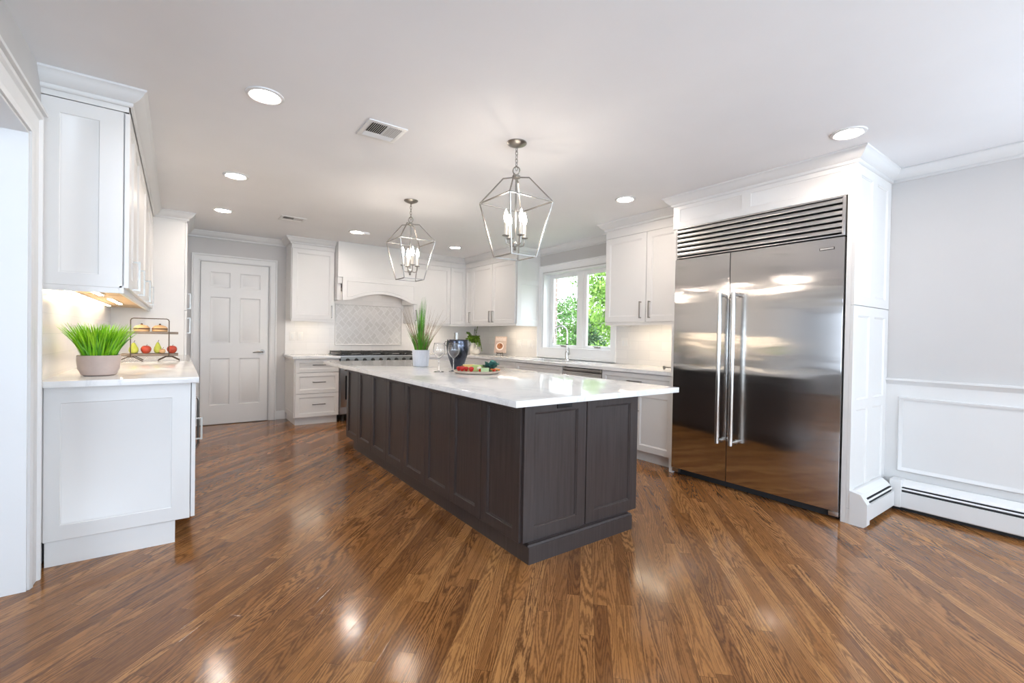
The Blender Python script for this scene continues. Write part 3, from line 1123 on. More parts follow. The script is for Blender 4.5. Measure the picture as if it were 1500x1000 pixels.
tube(bm, [(x1 - 0.06, yf, 1.900), (x1 - 0.06, yf, zl + 0.045)], 0.0055, 6)
obj('bead_moulding', bm, 'cabinet_white', val)
bm = BM()
box(bm, HX0, 1.785, HY + 0.045, YB - 0.02, 1.640, 1.86, 0.003)
box(bm, HX0, 1.797, HY + 0.02, YB - 0.02, 1.86, 1.955, 0.003)
obj('side_bracket', bm, 'cabinet_white', t)
obj('side_bracket', one(box, HX1 - 0.03, HX1, HY + 0.02, YB - 0.02, 1.640, 1.955, 0.003), 'cabinet_white', t)
bm = BM()
box(bm, 1.80, HX1 - 0.05, HY + 0.05, YB - 0.03, 1.80, 1.83)
ins = obj('vent_insert', bm, 'steel_plain', t)
for x in (2.05, 2.60):
    bm = BM()
    lathe(bm, (x, HY + 0.14, 1.796), [(0, 0), (0.022, 0), (0.026, 0.004)], 16)
    obj('lamp', bm, 'lamp_lens', ins)

# --- uppers right of hood (back wall) and corner
t = T('wall_cabinet', 'single door white wall cabinet right of the range hood', 'cabinet', (3.21, 6.73, BZB - 0.03))
obj('body', one(box, 2.888, 3.525, BUY + 0.022, YB, BZB, ZC - 0.002), 'cabinet_white', t)
obj('frieze', one(box, 2.888, 3.525, BUY + 0.004, BUY + 0.03, BZT - 0.022, ZC - 0.006), 'cabinet_white', t)
obj('light_rail', one(box, 2.89, 3.525, BUY + 0.010, BUY + 0.03, BZB - 0.028, BZB, 0.002), 'cabinet_white', t)
d = shaker('door', t, '-y', 2.895, 3.523, BZB + 0.002, BZT - 0.028, BUY)
pull(d, '-y', 2.93, 1.475, 0.17, True, BUY)
t = T('corner_wall_cabinet', 'white corner wall cabinet above the leafy plant', 'cabinet', (3.95, 6.72, BZB - 0.03))
bm = BM()
box(bm, 3.527, XR, BUY + 0.022, YB, BZB, ZC - 0.002)
box(bm, RUX + 0.022, XR, 6.345, BUY + 0.022, BZB, ZC - 0.002)
obj('body', bm, 'cabinet_white', t)
bm = BM()
box(bm, 3.527, RUX + 0.004, BUY + 0.004, BUY + 0.03, BZT - 0.022, ZC - 0.006)
box(bm, RUX + 0.004, RUX + 0.03, 6.345, BUY + 0.03, BZT - 0.022, ZC - 0.006)
obj('frieze', bm, 'cabinet_white', t)
bm = BM()
box(bm, 3.527, RUX + 0.02, BUY + 0.010, BUY + 0.03, BZB - 0.028, BZB, 0.002)
box(bm, RUX + 0.010, RUX + 0.03, 6.345, BUY + 0.03, BZB - 0.028, BZB, 0.002)
obj('light_rail', bm, 'cabinet_white', t)
shaker('door', t, '-y', 3.529, RUX + 0.001, BZB + 0.002, BZT - 0.028, BUY, rail=0.05)
d = shaker('door', t, '-x', 6.347, BUY - 0.002, BZB + 0.002, BZT - 0.028, RUX, rail=0.05)
pull(d, '-x', 6.375, 1.475, 0.17, True, RUX)
# --- right wall uppers, left of window
t = T('wall_cabinet', 'two door white wall cabinet between the corner and the sink window', 'cabinet', (4.01, 5.75, BZB - 0.03))
obj('body', one(box, RUX + 0.022, XR, 5.170, 6.343, BZB, ZC - 0.002), 'cabinet_white', t)
obj('frieze', one(box, RUX + 0.004, RUX + 0.03, 5.148, 6.343, BZT - 0.022, ZC - 0.006), 'cabinet_white', t)
bm = BM()
box(bm, RUX + 0.010, RUX + 0.03, 5.15, 6.343, BZB - 0.028, BZB, 0.002)
box(bm, RUX + 0.03, XR - 0.01, 5.15, 5.168, BZB - 0.028, BZB, 0.002)
obj('light_rail', bm, 'cabinet_white', t)
bm = BM()
panel(bm, '-y', RUX + 0.022, XR, BZB, ZC - 0.01, 5.170, 0.020, [(RUX + 0.09, XR - 0.06, BZB + 0.06, 1.92), (RUX + 0.09, XR - 0.06, 1.98, BZT - 0.05)], 0.007)
obj('end_panel', bm, 'cabinet_white', t)
for s0, s1, h in ((5.758, 6.343, 5.797), (5.172, 5.756, 5.712)):
    d = shaker('door', t, '-x', s0 + G, s1 - G, BZB + 0.002, BZT - 0.028, RUX)
    pull(d, '-x', h, 1.475, 0.17, True, RUX)
g2 = 'lit bars under the back and window wall cabinets'
light_bar('lit bar under the cabinet right of the hood, above the leafy plant', 2.98, 3.48, 6.66, 6.70, BZB, g2)
light_bar('lit bar under the cabinet above the cookbook', 3.96, 4.00, 5.25, 5.80, BZB, g2)
# --- right wall uppers, right of window
t = T('wall_cabinet', 'two door white wall cabinet between the sink window and the big fridge', 'cabinet', (4.01, 2.99, BZB - 0.03))
obj('body', one(box, RUX + 0.022, XR, E_Y1 + 0.002, 3.478, BZB - 0.01, ZC - 0.002), 'cabinet_white', t)
obj('frieze', one(box, RUX + 0.004, RUX + 0.03, E_Y1 + 0.002, 3.498, 2.262, ZC - 0.006), 'cabinet_white', t)
bm = BM()
box(bm, RUX + 0.010, RUX + 0.03, E_Y1 + 0.002, 3.498, BZB - 0.040, BZB - 0.012, 0.002)
box(bm, RUX + 0.03, XR - 0.01, 3.48, 3.498, BZB - 0.040, BZB - 0.012, 0.002)
obj('light_rail', bm, 'cabinet_white', t)
bm = BM()
panel(bm, '+y', RUX + 0.022, XR, BZB - 0.01, ZC - 0.01, 3.478, 0.020, [(RUX + 0.09, XR - 0.06, BZB + 0.06, 2.2)], 0.007)
obj('end_panel', bm, 'cabinet_white', t)
for s0, s1, h in ((2.955, 3.498, 3.010), (2.478, 2.953, 2.900)):
    d = shaker('door', t, '-x', s0 + G, s1 - G, BZB - 0.008, 2.258, RUX)
    pull(d, '-x', h, 1.475, 0.17, True, RUX)
light_bar('lit bar under the cabinet between the window and the fridge', 3.96, 4.00, 2.60, 3.35, BZB - 0.01, g2)

# --- base run right of range and on window wall
RBX = 3.610
t = T('base_cabinet', 'white base cabinet in the corner right of the range', 'cabinet', (3.6, 6.6, 0), 'white base cabinets under the sink window')
bm = BM()
box(bm, 2.958, XR - 0.002, BBY + 0.022, YB - 0.002, 0.10, 0.851)
box(bm, RBX + 0.022, XR - 0.002, 5.55, BBY + 0.022, 0.10, 0.851)
obj('body', bm, 'cabinet_white', t)
bm = BM()
box(bm, 2.97, XR - 0.002, BBY + 0.06, YB - 0.002, 0, 0.10)
box(bm, RBX + 0.06, XR - 0.002, 5.55, BBY + 0.06, 0, 0.10)
obj('toe_kick', bm, 'cabinet_white', t)
d = shaker('drawer', t, '-y', 2.96, RBX - 0.03, 0.675, 0.846, BBY, rail=0.045)
pull(d, '-y', 3.27, 0.77, 0.16, False, BBY)
shaker('door', t, '-y', 2.96, RBX - 0.03, 0.104, 0.670, BBY)
shaker('door', t, '-x', 5.552, BBY - 0.03, 0.104, 0.846, RBX)


def base_unit(label, y0, y1, fronts):
    t = T('base_cabinet', label, 'cabinet', (3.92, (y0 + y1) / 2, 0), 'white base cabinets under the sink window')
    obj('body', one(box, RBX + 0.022, XR - 0.002, y0, y1, 0.10, 0.640 if 'sink' in label.split(' below')[0] else 0.851), 'cabinet_white', t)
    obj('toe_kick', one(box, RBX + 0.06, XR - 0.002, y0, y1, 0, 0.10), 'cabinet_white', t)
    for a0, a1, z0, z1, kind, h in fronts:
        d = shaker('drawer' if kind == 'd' else 'door', t, '-x', a0 + G, a1 - G, z0, z1, RBX, rail=0.045 if kind == 'd' else 0.058)
        if kind == 'd':
            if h: pull(d, '-x', (a0 + a1) / 2, (z0 + z1) / 2, 0.16, False, RBX)
        else:
            pull(d, '-x', h, z1 - 0.13, 0.15, True, RBX)
    return t


base_unit('white drawer base cabinet left of the basin cabinet, below the cookbook', 4.87, 5.548, [(4.87, 5.548, 0.675, 0.846, 'd', 1), (4.87, 5.548, 0.39, 0.67, 'd', 1), (4.87, 5.548, 0.104, 0.385, 'd', 1)])
base_unit('white sink cabinet under the window', 3.962, 4.868, [(3.962, 4.868, 0.675, 0.846, 'd', 0), (3.962, 4.414, 0.104, 0.67, 'v', 4.36), (4.416, 4.868, 0.104, 0.67, 'v', 4.47)])
base_unit('white base cabinet with drawer and doors between the dishwasher and the fridge', E_Y1 + 0.002, 3.345, [(E_Y1 + 0.002, 3.345, 0.690, 0.846, 'd', 1), (2.912, 3.345, 0.104, 0.685, 'v', 2.965), (E_Y1 + 0.002, 2.910, 0.104, 0.685, 'v', 2.86)])
# dishwasher
t = T('dishwasher', 'stainless dishwasher with bar handle beside the sink cabinet', 'dishwasher', (3.9, 3.65, 0))
obj('body', one(box, RBX + 0.03, XR - 0.02, 3.352, 3.956, 0.10, 0.846), 'black_gloss', t)
d = obj('door', one(box, RBX - 0.004, RBX + 0.03, 3.352, 3.955, 0.11, 0.80, 0.004), 'steel_plain', t)
obj('control_strip', one(box, RBX, RBX + 0.03, 3.352, 3.955, 0.806, 0.838, 0.003), 'steel_plain', t)
bm = BM()
tube(bm, [(RBX - 0.05, 3.385, 0.755), (RBX - 0.05, 3.925, 0.755)], 0.013, 12)
for y in (3.41, 3.90):
    tube(bm, [(RBX, y, 0.755), (RBX - 0.05, y, 0.755)], 0.010, 10)
obj('handle', bm, 'chrome', d)
obj('kick_panel', one(box, RBX + 0.06, RBX + 0.08, 3.352, 3.955, 0.0, 0.10), 'black_gloss', t)
# L-shaped worktop with a cut-out for the basin
SX0, SX1, SY0, SY1 = 3.69, 4.02, 4.05, 4.78
bm = BM()
z0, z1 = 0.852, 0.885
CX = RBX - 0.028
box(bm, 2.953, XR - 0.008, 6.258, YB - 0.008, z0, z1)
box(bm, CX, XR - 0.008, SY1, 6.258, z0, z1)
box(bm, CX, XR - 0.008, E_Y1 + 0.003, SY0, z0, z1)
box(bm, CX, SX0, SY0, SY1, z0, z1)
box(bm, SX1, XR - 0.008, SY0, SY1, z0, z1)
o = obj('countertop', bm, 'quartz', smooth=False)
tag(o, 'white quartz worktop turning the corner from the range to the fridge', 'countertop')
bm = BM()
box(bm, SX0 - 0.012, SX0, SY0 - 0.012, SY1 + 0.012, 0.66, 0.851)
box(bm, SX1, SX1 + 0.012, SY0 - 0.012, SY1 + 0.012, 0.66, 0.851)
box(bm, SX0, SX1, SY0 - 0.012, SY0, 0.66, 0.851)
box(bm, SX0, SX1, SY1, SY1 + 0.012, 0.66, 0.851)
box(bm, SX0, SX1, SY0, SY1, 0.65, 0.662)
t = T('kitchen_sink', 'stainless basin set in the worktop under the window', 'sink', ((SX0 + SX1) / 2, 4.415, 0.65))
obj('basin', bm, 'steel_plain', t)
obj('drain', one(lathe, (3.86, 4.415, 0.662), [(0, 0.002), (0.03, 0.002), (0.042, 0.004), (0.045, 0)], 20), 'chrome', t)

# faucet
t = T('kitchen_faucet', 'chrome gooseneck faucet behind the sink in front of the window', 'faucet', (4.06, 4.375, 0.885))
bm = BM()
lathe(bm, (4.06, 4.375, 0.885), [(0, 0), (0.030, 0), (0.030, 0.006), (0.024, 0.012), (0.024, 0.10), (0.020, 0.115), (0.016, 0.125), (0, 0.125)], 20)
obj('body', bm, 'chrome', t)
bm = BM()
dirv = V((-0.62, 0.78, 0)).normalized()
R = 0.085
pts = [V((4.06, 4.375, 1.0)), V((4.06, 4.375, 1.245))]
for i in range(1, 13):
    a = PI * i / 12
    pts.append(V((4.06, 4.375, 1.245)) + dirv * (R - R * math.cos(a)) + V((0, 0, R * math.sin(a))))
pts.append(pts[-1] + V((0, 0, -0.05)))
tube(bm, pts, 0.012, 12)
tube(bm, [pts[-1], pts[-1] + V((0, 0, -0.09))], [0.015, 0.018], 12)
obj('gooseneck_spout', bm, 'chrome', t)
bm = BM()
tube(bm, [(4.06, 4.375, 1.085), (4.06, 4.375, 1.10)], 0.0165, 14)
obj('collar', bm, 'black_iron', t)
bm = BM()
tube(bm, [(4.06, 4.36, 0.965), (4.06, 4.325, 0.970), (4.045, 4.315, 1.0), (4.03, 4.31, 1.055)], [0.013, 0.012, 0.008, 0.007], 10)
obj('lever_handle', bm, 'chrome', t)

# bar on the side of the fridge surround
t = T('towel_bar', 'short nickel bar fixed to the fridge surround above the worktop end', 'towel bar', (3.66, 2.52, 0.90))
bm = BM()
tube(bm, [(3.63, 2.479, 0.925), (3.63, 2.60, 0.925)], 0.008, 10)
obj('bar', bm, 'nickel', t)
obj('end_knob', one(lathe, (3.63, 2.600, 0.900), [(0, 0), (0.008, 0.001), (0.010, 0.012), (0.013, 0.018), (0.013, 0.034), (0, 0.038)], 12), 'nickel', t)

# ------------------------------------------------------------------ fridge and its surround
FY0, FY1, FXF, FSP = 1.163, 2.437, 3.530, 1.937
t = T('fridge_surround', 'tall white panelled surround enclosing the stainless fridge', 'cabinet', (3.88, 1.79, 0))
obj('side_panel', one(box, FX + 0.012, XR - 0.002, 2.441, E_Y1, 0, ZC - 0.002), 'cabinet_white', t)
bm = BM()
box(bm, FX + 0.001, XR - 0.010, E_Y0 + 0.0185, FY0 - 0.004, 0, ZC - 0.002, 0.002)
obj('side_panel', bm, 'cabinet_white', t)
ym = E_Y0 + 0.018
for z0, z1, rr in ((1.428, 2.370, [(1.49, 2.285)]), (0.10, 1.424, [(0.80, 1.360), (0.205, 0.735)])):
    bm = BM()
    recs = []
    for a0, a1 in ((FX + 0.075, FX + 0.295), (FX + 0.385, XR - 0.075)):
        for r0, r1 in rr: recs.append((a0, a1, r0, r1))
    panel(bm, '-y', FX, XR - 0.002, z0, z1, ym, 0.018, recs, 0.009, False)
    obj('end_panel', bm, 'cabinet_white', t)
obj('plinth', one(box, FX, XR - 0.010, E_Y0, ym, 0, 0.099), 'cabinet_white', t)
bm = BM()
zt0 = 2.152
panel(bm, '-x', FY0 - 0.004, E_Y1, zt0, ZC - 0.01, FX + 0.02, 0.020, [(1.20, 1.795, zt0 + 0.055, 2.315), (1.865, 2.41, zt0 + 0.055, 2.315)], 0.007)
obj('top_panel', bm, 'cabinet_white', t)
obj('top_box', one(box, FX + 0.021, XR - 0.002, FY0, 2.44, zt0, ZC - 0.01), 'cabinet_white', t)

t = T('refrigerator', 'wide stainless double door refrigerator with louvred top grille', 'refrigerator', (3.87, 1.8, 0))
obj('body', one(box, FXF + 0.055, XR - 0.03, FY0 + 0.002, FY1 - 0.002, 0.02, 2.148), 'gap', t)
for y0, y1, hy in ((FY0 + 0.004, FSP - 0.002, FSP - 0.068), (FSP + 0.002, FY1 - 0.003, FSP + 0.042)):
    d = obj('door', one(box, FXF, FXF + 0.05, y0, y1, 0.058, 1.876, 0.005), 'steel_brushed', t)
    bm = BM()
    hx = FXF - 0.068
    tube(bm, [(hx, hy, 0.365), (hx, hy, 1.555)], 0.0165, 18)
    for z in (0.385, 1.535):
        tube(bm, [(FXF, hy, z), (hx, hy, z)], 0.013, 12)
        tube(bm, [(FXF, hy, z), (FXF - 0.008, hy, z)], 0.021, 16)
    obj('handle', bm, 'chrome', d)
    if y0 < 1.3:
        bm = BM()
        box(bm, FXF - 0.003, FXF, 1.222, 1.312, 1.800, 1.817, 0.001)
        bd = obj('badge', bm, 'gap', d)
        obj('badge_plate', one(box, FXF - 0.0042, FXF - 0.003, 1.227, 1.307, 1.803, 1.814), 'steel_plain', bd)
bm = BM()
box(bm, FXF + 0.002, FXF + 0.05, FY0 + 0.004, FY0 + 0.022, 1.886, 2.146, 0.002)
box(bm, FXF + 0.002, FXF + 0.05, FY1 - 0.021, FY1 - 0.003, 1.886, 2.146, 0.002)
box(bm, FXF + 0.002, FXF + 0.05, FY0 + 0.022, FY1 - 0.021, 2.138, 2.146, 0.001)
box(bm, FXF + 0.002, FXF + 0.05, FY0 + 0.022, FY1 - 0.021, 1.886, 1.894, 0.001)
gr = obj('grille', bm, 'steel_plain', t)
for i in range(6):
    z = 1.905 + i * 0.0395
    bm = BM()
    prism(bm, [(0.0, 0.0), (0.012, 0.002), (0.014, 0.008), (0.008, 0.027), (0.002, 0.033), (-0.03, 0.033), (-0.03, 0.028), (-0.002, 0.022), (-0.004, 0.004)], (FXF + 0.014, FY0 + 0.022, z), (FXF + 0.014, FY1 - 0.021, z), (-1, 0, 0))
    obj('louvre', bm, 'steel_plain', gr, ang=60)
obj('kick_plate', one(box, FXF + 0.050, FXF + 0.06, FY0 + 0.01, FY1 - 0.01, 0.004, 0.056), 'gap', t)
for y in (FY0 + 0.035, FY1 - 0.035):
    obj('hinge_bracket', one(box, FXF + 0.012, FXF + 0.055, y - 0.03, y + 0.03, 0.022, 0.054, 0.004), 'steel_plain', t)

# ------------------------------------------------------------------ baseboard heaters
def heater_prof():
    # a = out from wall, b = height
    return [(0, 0.03), (0.085, 0.03), (0.090, 0.036), (0.090, 0.138), (0.078, 0.138), (0.078, 0.05), (0.01, 0.05), (0.01, 0.175), (0.045, 0.182), (0.060, 0.168), (0.066, 0.172), (0.050, 0.192), (0.018, 0.214), (0, 0.214)]


t = T('baseboard_heater', 'long white baseboard heater below the wainscot on the right wall', 'heater', (XR - 0.06, -0.8, 0), 'white baseboard heaters by the fridge')
bm = BM()
prism(bm, heater_prof(), (XR - 0.024, 1.045, 0), (XR - 0.024, -2.9, 0), (-1, 0, 0))
obj('housing', bm, 'trim_white', t, smooth=False)
obj('inner_slot', one(box, XR - 0.098, XR - 0.036, -2.9, 1.03, 0.052, 0.165), 'gap', t)
obj('damper_flap', one(prism, [(0, 0), (0.010, -0.006), (0.012, -0.002), (0.002, 0.005)], (XR - 0.095, 1.03, 0.158), (XR - 0.095, -2.9, 0.158), (-1, 0, 0)), 'trim_white', t)
obj('gap_shade_strip', one(box, XR - 0.07, XR - 0.024, -2.9, 1.045, 0, 0.03), 'gap', t)  # dark box painted as the shade in the gap under the heater
obj('end_cap', one(box, XR - 0.118, XR - 0.022, 0.985, 1.050, 0.028, 0.218, 0.006), 'trim_white', t)
t = T('baseboard_heater', 'short white baseboard heater along the side of the fridge surround', 'heater', (3.85, 1.08, 0), 'white baseboard heaters by the fridge')
bm = BM()
prism(bm, heater_prof(), (FX + 0.045, E_Y0 - 0.001, 0), (4.108, E_Y0 - 0.001, 0), (0, -1, 0))
obj('housing', bm, 'trim_white', t, smooth=False)
obj('inner_slot', one(box, FX + 0.05, 4.10, E_Y0 - 0.074, E_Y0 - 0.014, 0.052, 0.165), 'gap', t)
obj('damper_flap', one(prism, [(0, 0), (0.010, -0.006), (0.012, -0.002), (0.002, 0.005)], (FX + 0.05, E_Y0 - 0.070, 0.158), (4.10, E_Y0 - 0.070, 0.158), (0, -1, 0)), 'trim_white', t)
bm = BM()
prism(bm, [(0, 0), (0.080, 0), (0.096, 0.016), (0.096, 0.150), (0.060, 0.205), (0, 0.216)], (FX - 0.004, E_Y0 - 0.001, 0.0), (FX + 0.050, E_Y0 - 0.001, 0.0), (0, -1, 0))
obj('end_cap', bm, 'trim_white', t, smooth=False)

# ------------------------------------------------------------------ island
IX0, IX1, IY0, IY1, IZ0, IZ1 = 1.448, 2.372, 1.886, 4.947, 0.100, 0.848
t = T('kitchen_island', 'long dark stained panelled kitchen island in the middle of the floor', 'island', (1.91, 3.42, 0))
obj('body', one(box, IX0 + 0.020, IX1 - 0.02, IY0 + 0.020, IY1 - 0.02, IZ0, IZ1), 'island_stain', t)
bm = BM()
box(bm, 1.476, 2.288, 1.850, 4.78, 0, 0.088)
prism(bm, [(0, 0), (0, 0.010), (0.008, 0.0)], (1.476, 1.862, 0.088), (2.288, 1.862, 0.088), (0, -1, 0))
box(bm, 1.49, 2.28, 1.87, 4.76, 0.08, 0.101)
obj('plinth', bm, 'island_stain', t)
NP = 8
st = 0.012
yy0 = IY0 + 0.016
wd = (IY1 - yy0) / NP
for i in range(NP):
    a0, a1 = yy0 + i * wd, yy0 + (i + 1) * wd
    shaker('panel', t, '-x', a0 + 0.0015, a1 - 0.0015, IZ0, IZ1, IX0, rail=0.060, m='island_stain', depth=0.011)
for a0, a1 in ((IX0 + 0.014, 1.915), (1.919, IX1)):
    shaker('panel', t, '-y', a0 + 0.001, a1 - 0.001, IZ0, IZ1, IY0, rail=0.068, m='island_stain', depth=0.011)
shaker('panel', t, '+y', IX0 + 0.014, 1.915, IZ0, IZ1, IY1, rail=0.068, m='island_stain', depth=0.011)
shaker('panel', t, '+y', 1.919, IX1, IZ0, IZ1, IY1, rail=0.068, m='island_stain', depth=0.011)
for i in range(4):
    a0 = IY0 + 0.01 + i * (IY1 - IY0 - 0.02) / 4
    a1 = a0 + (IY1 - IY0 - 0.02) / 4
    d = shaker('door', t, '+x', a0 + 0.002, a1 - 0.002, IZ0 + 0.01, IZ1 - 0.01, IX1, rail=0.06, m='island_stain')
    pull(d, '+x', a1 - 0.05, 0.7, 0.15, True, IX1)
bm = BM()
box(bm, 1.685, 1.795, IY0 - 0.005, IY0 + 0.002, 0.792, 0.842, 0.002)
ol = obj('outlet', bm, 'black_gloss', t)
ol['label'] = 'black outlet just below the countertop'
o = obj('countertop', one(box, 1.277, 2.554, 1.715, 5.206, 0.848, 0.880, 0.003), 'quartz')
tag(o, 'large white quartz countertop overhanging the dark island', 'countertop')

# ------------------------------------------------------------------ ceiling fixtures
t0 = T('recessed_light', 'large recessed light nearest the camera on the left, above the hall opening', 'ceiling light', (0.362, 2.75, ZC), 'recessed ceiling lights')
bm = BM()
lathe(bm, (0.362, 2.75, ZC), [(0.092, 0), (0.090, -0.006), (0.076, -0.010), (0.067, -0.006), (0.066, -0.001)], 36)
obj('trim_ring', bm, 'trim_white', t0)
bm = BM()
lathe(bm, (0.362, 2.75, ZC), [(0, -0.003), (0.066, -0.003), (0.066, -0.0005), (0, -0.0005)], 36)
obj('lens', bm, 'lamp_lens', t0, smooth=False)
for x, y, lb in ((0.365, 4.298, 'second recessed light on the left, above the near end of the left counter'),
                 (0.365, 5.60, 'recessed light in front of the six panel door'),
                 (1.760, 5.70, 'recessed light in front of the single door cabinet left of the hood'),
                 (3.165, 5.76, 'recessed light near the far corner, above the island end pendant'),
                 (3.233, 2.757, 'recessed light near the cabinet between the window and the fridge'),
                 (3.225, 1.06, 'large recessed light above the near edge of the fridge')):
    dup(t0, (x, y, ZC), lb, 'recessed ceiling lights')


def vent(label, x0, x1, y0, y1, dark_first):
    t = T('ceiling_vent', label, 'vent', ((x0 + x1) / 2, (y0 + y1) / 2, ZC), 'white ceiling vents')
    bm = BM()
    z = ZC
    f = 0.026
    box(bm, x0, x1, y0, y0 + f, z - 0.008, z - 0.001, 0.002)
    box(bm, x0, x1, y1 - f, y1, z - 0.008, z - 0.001, 0.002)
    box(bm, x0, x0 + f, y0 + f, y1 - f, z - 0.008, z - 0.001, 0.002)
    box(bm, x1 - f, x1, y0 + f, y1 - f, z - 0.008, z - 0.001, 0.002)
    obj('frame', bm, 'trim_white', t)
    obj('backing', one(box, x0 + f, x1 - f, y0 + f, y1 - f, z - 0.0025, z - 0.0005), 'gap', t)
    xm0, xm1 = x0 + f, x1 - f
    yb = y0 + f + 0.045
    n = 16
    for i in range(n):
        bm = BM()
        x = xm0 + (i + 0.5) * (xm1 - xm0) / n
        lean = -0.006 if i < n // 2 else 0.006
        prism(bm, [(-0.0012, 0), (0.0012, 0), (0.0012 + lean, -0.009), (-0.0012 + lean, -0.009)], (x, y0 + f, z - 0.002), (x, y1 - f - 0.062, z - 0.002), (1, 0, 0))
        obj('slat', bm, 'trim_white', t)
    for i in range(4):
        bm = BM()
        y = y1 - f - 0.055 + i * 0.014
        prism(bm, [(-0.001, 0), (0.001, 0), (0.008, -0.008), (0.006, -0.008)], (xm0, y, z - 0.002), (xm1, y, z - 0.002), (0, 1, 0))
        obj('slat', bm, 'trim_white', t)
    return t


vent('white ceiling vent near the camera, between the large left light and the pendants', 0.886, 1.122, 2.655, 2.908, True)
vent('small far ceiling vent in front of the door crown', 0.88, 1.13, 5.40, 5.62, False)
t = T('smoke_detector', 'faint round white detector on the ceiling beside the light left of the hood', 'smoke detector', (1.862, 5.683, ZC))
obj('cover', one(lathe, (1.862, 5.683, ZC), [(0.058, 0), (0.058, -0.012), (0.050, -0.024), (0.03, -0.028), (0, -0.028)], 28), 'ceiling_paint', t)

# pendants
PXC, PYC = 1.757, 2.401
t = T('lantern_pendant', 'larger looking open cage lantern pendant over the near end of the island', 'pendant light', (PXC, PYC, ZC), 'open cage lantern pendants')
c = lambda x, y, z: (PXC + x, PYC + y, z)
obj('canopy', one(lathe, c(0, 0, ZC), [(0.064, 0), (0.064, -0.006), (0.055, -0.014), (0.030, -0.024), (0.012, -0.030), (0, -0.031)], 32), 'nickel', t)
bm = BM()
zz = ZC - 0.028
for k in range(6):
    zc = zz - 0.016 - k * 0.024
    pts = []
    for i in range(12):
        a = 2 * PI * i / 12
        u_, v_ = 0.008 * math.cos(a), 0.017 * math.sin(a)
        pts.append(c(u_ if k % 2 else 0, 0 if k % 2 else u_, zc + v_))
    tube(bm, pts, 0.0024, 6, closed=True)
obj('chain', bm, 'nickel', t)
bm = BM()
pts = [c(0.022 * math.cos(2 * PI * i / 16) * 0.707, -0.022 * math.sin(0) + 0.022 * math.cos(2 * PI * i / 16) * -0.707, 2.250 + 0.026 * math.sin(2 * PI * i / 16)) for i in range(16)]
tube(bm, pts, 0.004, 8, closed=True)
obj('ring', bm, 'nickel', t)
obj('hub', one(lathe, c(0, 0, 2.196), [(0, 0), (0.012, 0), (0.026, 0.006), (0.026, 0.020), (0.012, 0.028), (0, 0.030)], 20), 'nickel', t)
bm = BM()
s, sb, st2 = 0.168, 0.097, 0.060
zs, zb, ztp = 2.046, 1.695, 2.207
q = ((-1, -1), (1, -1), (1, 1), (-1, 1))
for i, (a, b) in enumerate(q):
    a2, b2 = q[(i + 1) % 4]
    tube(bm, [c(a * s, b * s, zs), c(a2 * s, b2 * s, zs)], 0.0052, 4, sq=True)
    tube(bm, [c(a * sb, b * sb, zb), c(a2 * sb, b2 * sb, zb)], 0.0052, 4, sq=True)
    tube(bm, [c(a * s, b * s, zs), c(a * sb, b * sb, zb)], 0.0052, 4, sq=True)
    tube(bm, [c(a * 0.012, b * 0.012, ztp), c(a * st2, b * st2, ztp - 0.004), c(a * s, b * s, zs)], 0.0052, 4, sq=True)
obj('cage', bm, 'nickel_polished', t)
obj('centre_rod', one(tube, [c(0, 0, 2.20), c(0, 0, 1.755)], 0.006, 10), 'nickel', t)
bm = BM()
lathe(bm, c(0, 0, 1.735), [(0, 0), (0.006, 0.002), (0.011, 0.012), (0.006, 0.020), (0.018, 0.030), (0.018, 0.046), (0.008, 0.058), (0, 0.06)], 16)
obj('finial', bm, 'nickel', t)
for i in range(4):
    a = i * PI / 2 - 0.09
    ca, sa = math.cos(a), math.sin(a)
    r = 0.070
    bm = BM()
    tube(bm, [c(ca * 0.015, sa * 0.015, 1.772), c(ca * 0.04, sa * 0.04, 1.766), c(ca * 0.064, sa * 0.064, 1.774), c(ca * r, sa * r, 1.795), c(ca * r, sa * r, 1.82)], 0.0045, 8)
    lathe(bm, c(ca * r, sa * r, 1.818), [(0, 0), (0.012, 0.001), (0.024, 0.006), (0.024, 0.009), (0.010, 0.008), (0, 0.008)], 16)
    arm = obj('candle_arm', bm, 'nickel', t)
    obj('candle_sleeve', one(lathe, c(ca * r, sa * r, 1.826), [(0, 0), (0.0095, 0), (0.0095, 0.082), (0.006, 0.084), (0, 0.084)], 14), 'candle_sleeve', arm)['label'] = 'pale candle sleeve'
    obj('bulb', one(lathe, c(ca * r, sa * r, 1.908), [(0, 0), (0.007, 0.002), (0.013, 0.022), (0.014, 0.036), (0.010, 0.058), (0.004, 0.078), (0, 0.086)], 14), 'lamp_bulb', arm)['label'] = 'glowing flame-shaped bulb'
dup(t, (1.745, 4.035, ZC), 'smaller looking open cage lantern pendant over the far end of the island', 'open cage lantern pendants')

# ------------------------------------------------------------------ switches and outlets
def plate(label, fr, a, b, face, w, h, n):
    loc = fpt(fr, a, b - h / 2, face)
    t = T('wall_plate', label, 'switch plate', loc, 'white plates on the tiled walls')
    sg = 1 if fr[0] == '+' else -1
    bm = BM()
    lo, hi = fpt(fr, a - w / 2, b - h / 2, face), fpt(fr, a + w / 2, b + h / 2, face + sg * 0.005)
    box(bm, lo.x, hi.x, lo.y, hi.y, lo.z, hi.z, 0.0015)
    obj('cover_plate', bm, 'outlet_white', t)
    for i in range(n):
        ac = a + (i - (n - 1) / 2) * 0.046
        lo, hi = fpt(fr, ac - 0.016, b - 0.033, face + sg * 0.004), fpt(fr, ac + 0.016, b + 0.033, face + sg * 0.0075)
        bm = BM()
        box(bm, lo.x, hi.x, lo.y, hi.y, lo.z, hi.z, 0.001)
        obj('rocker', bm, 'trim_white', t)
    return t


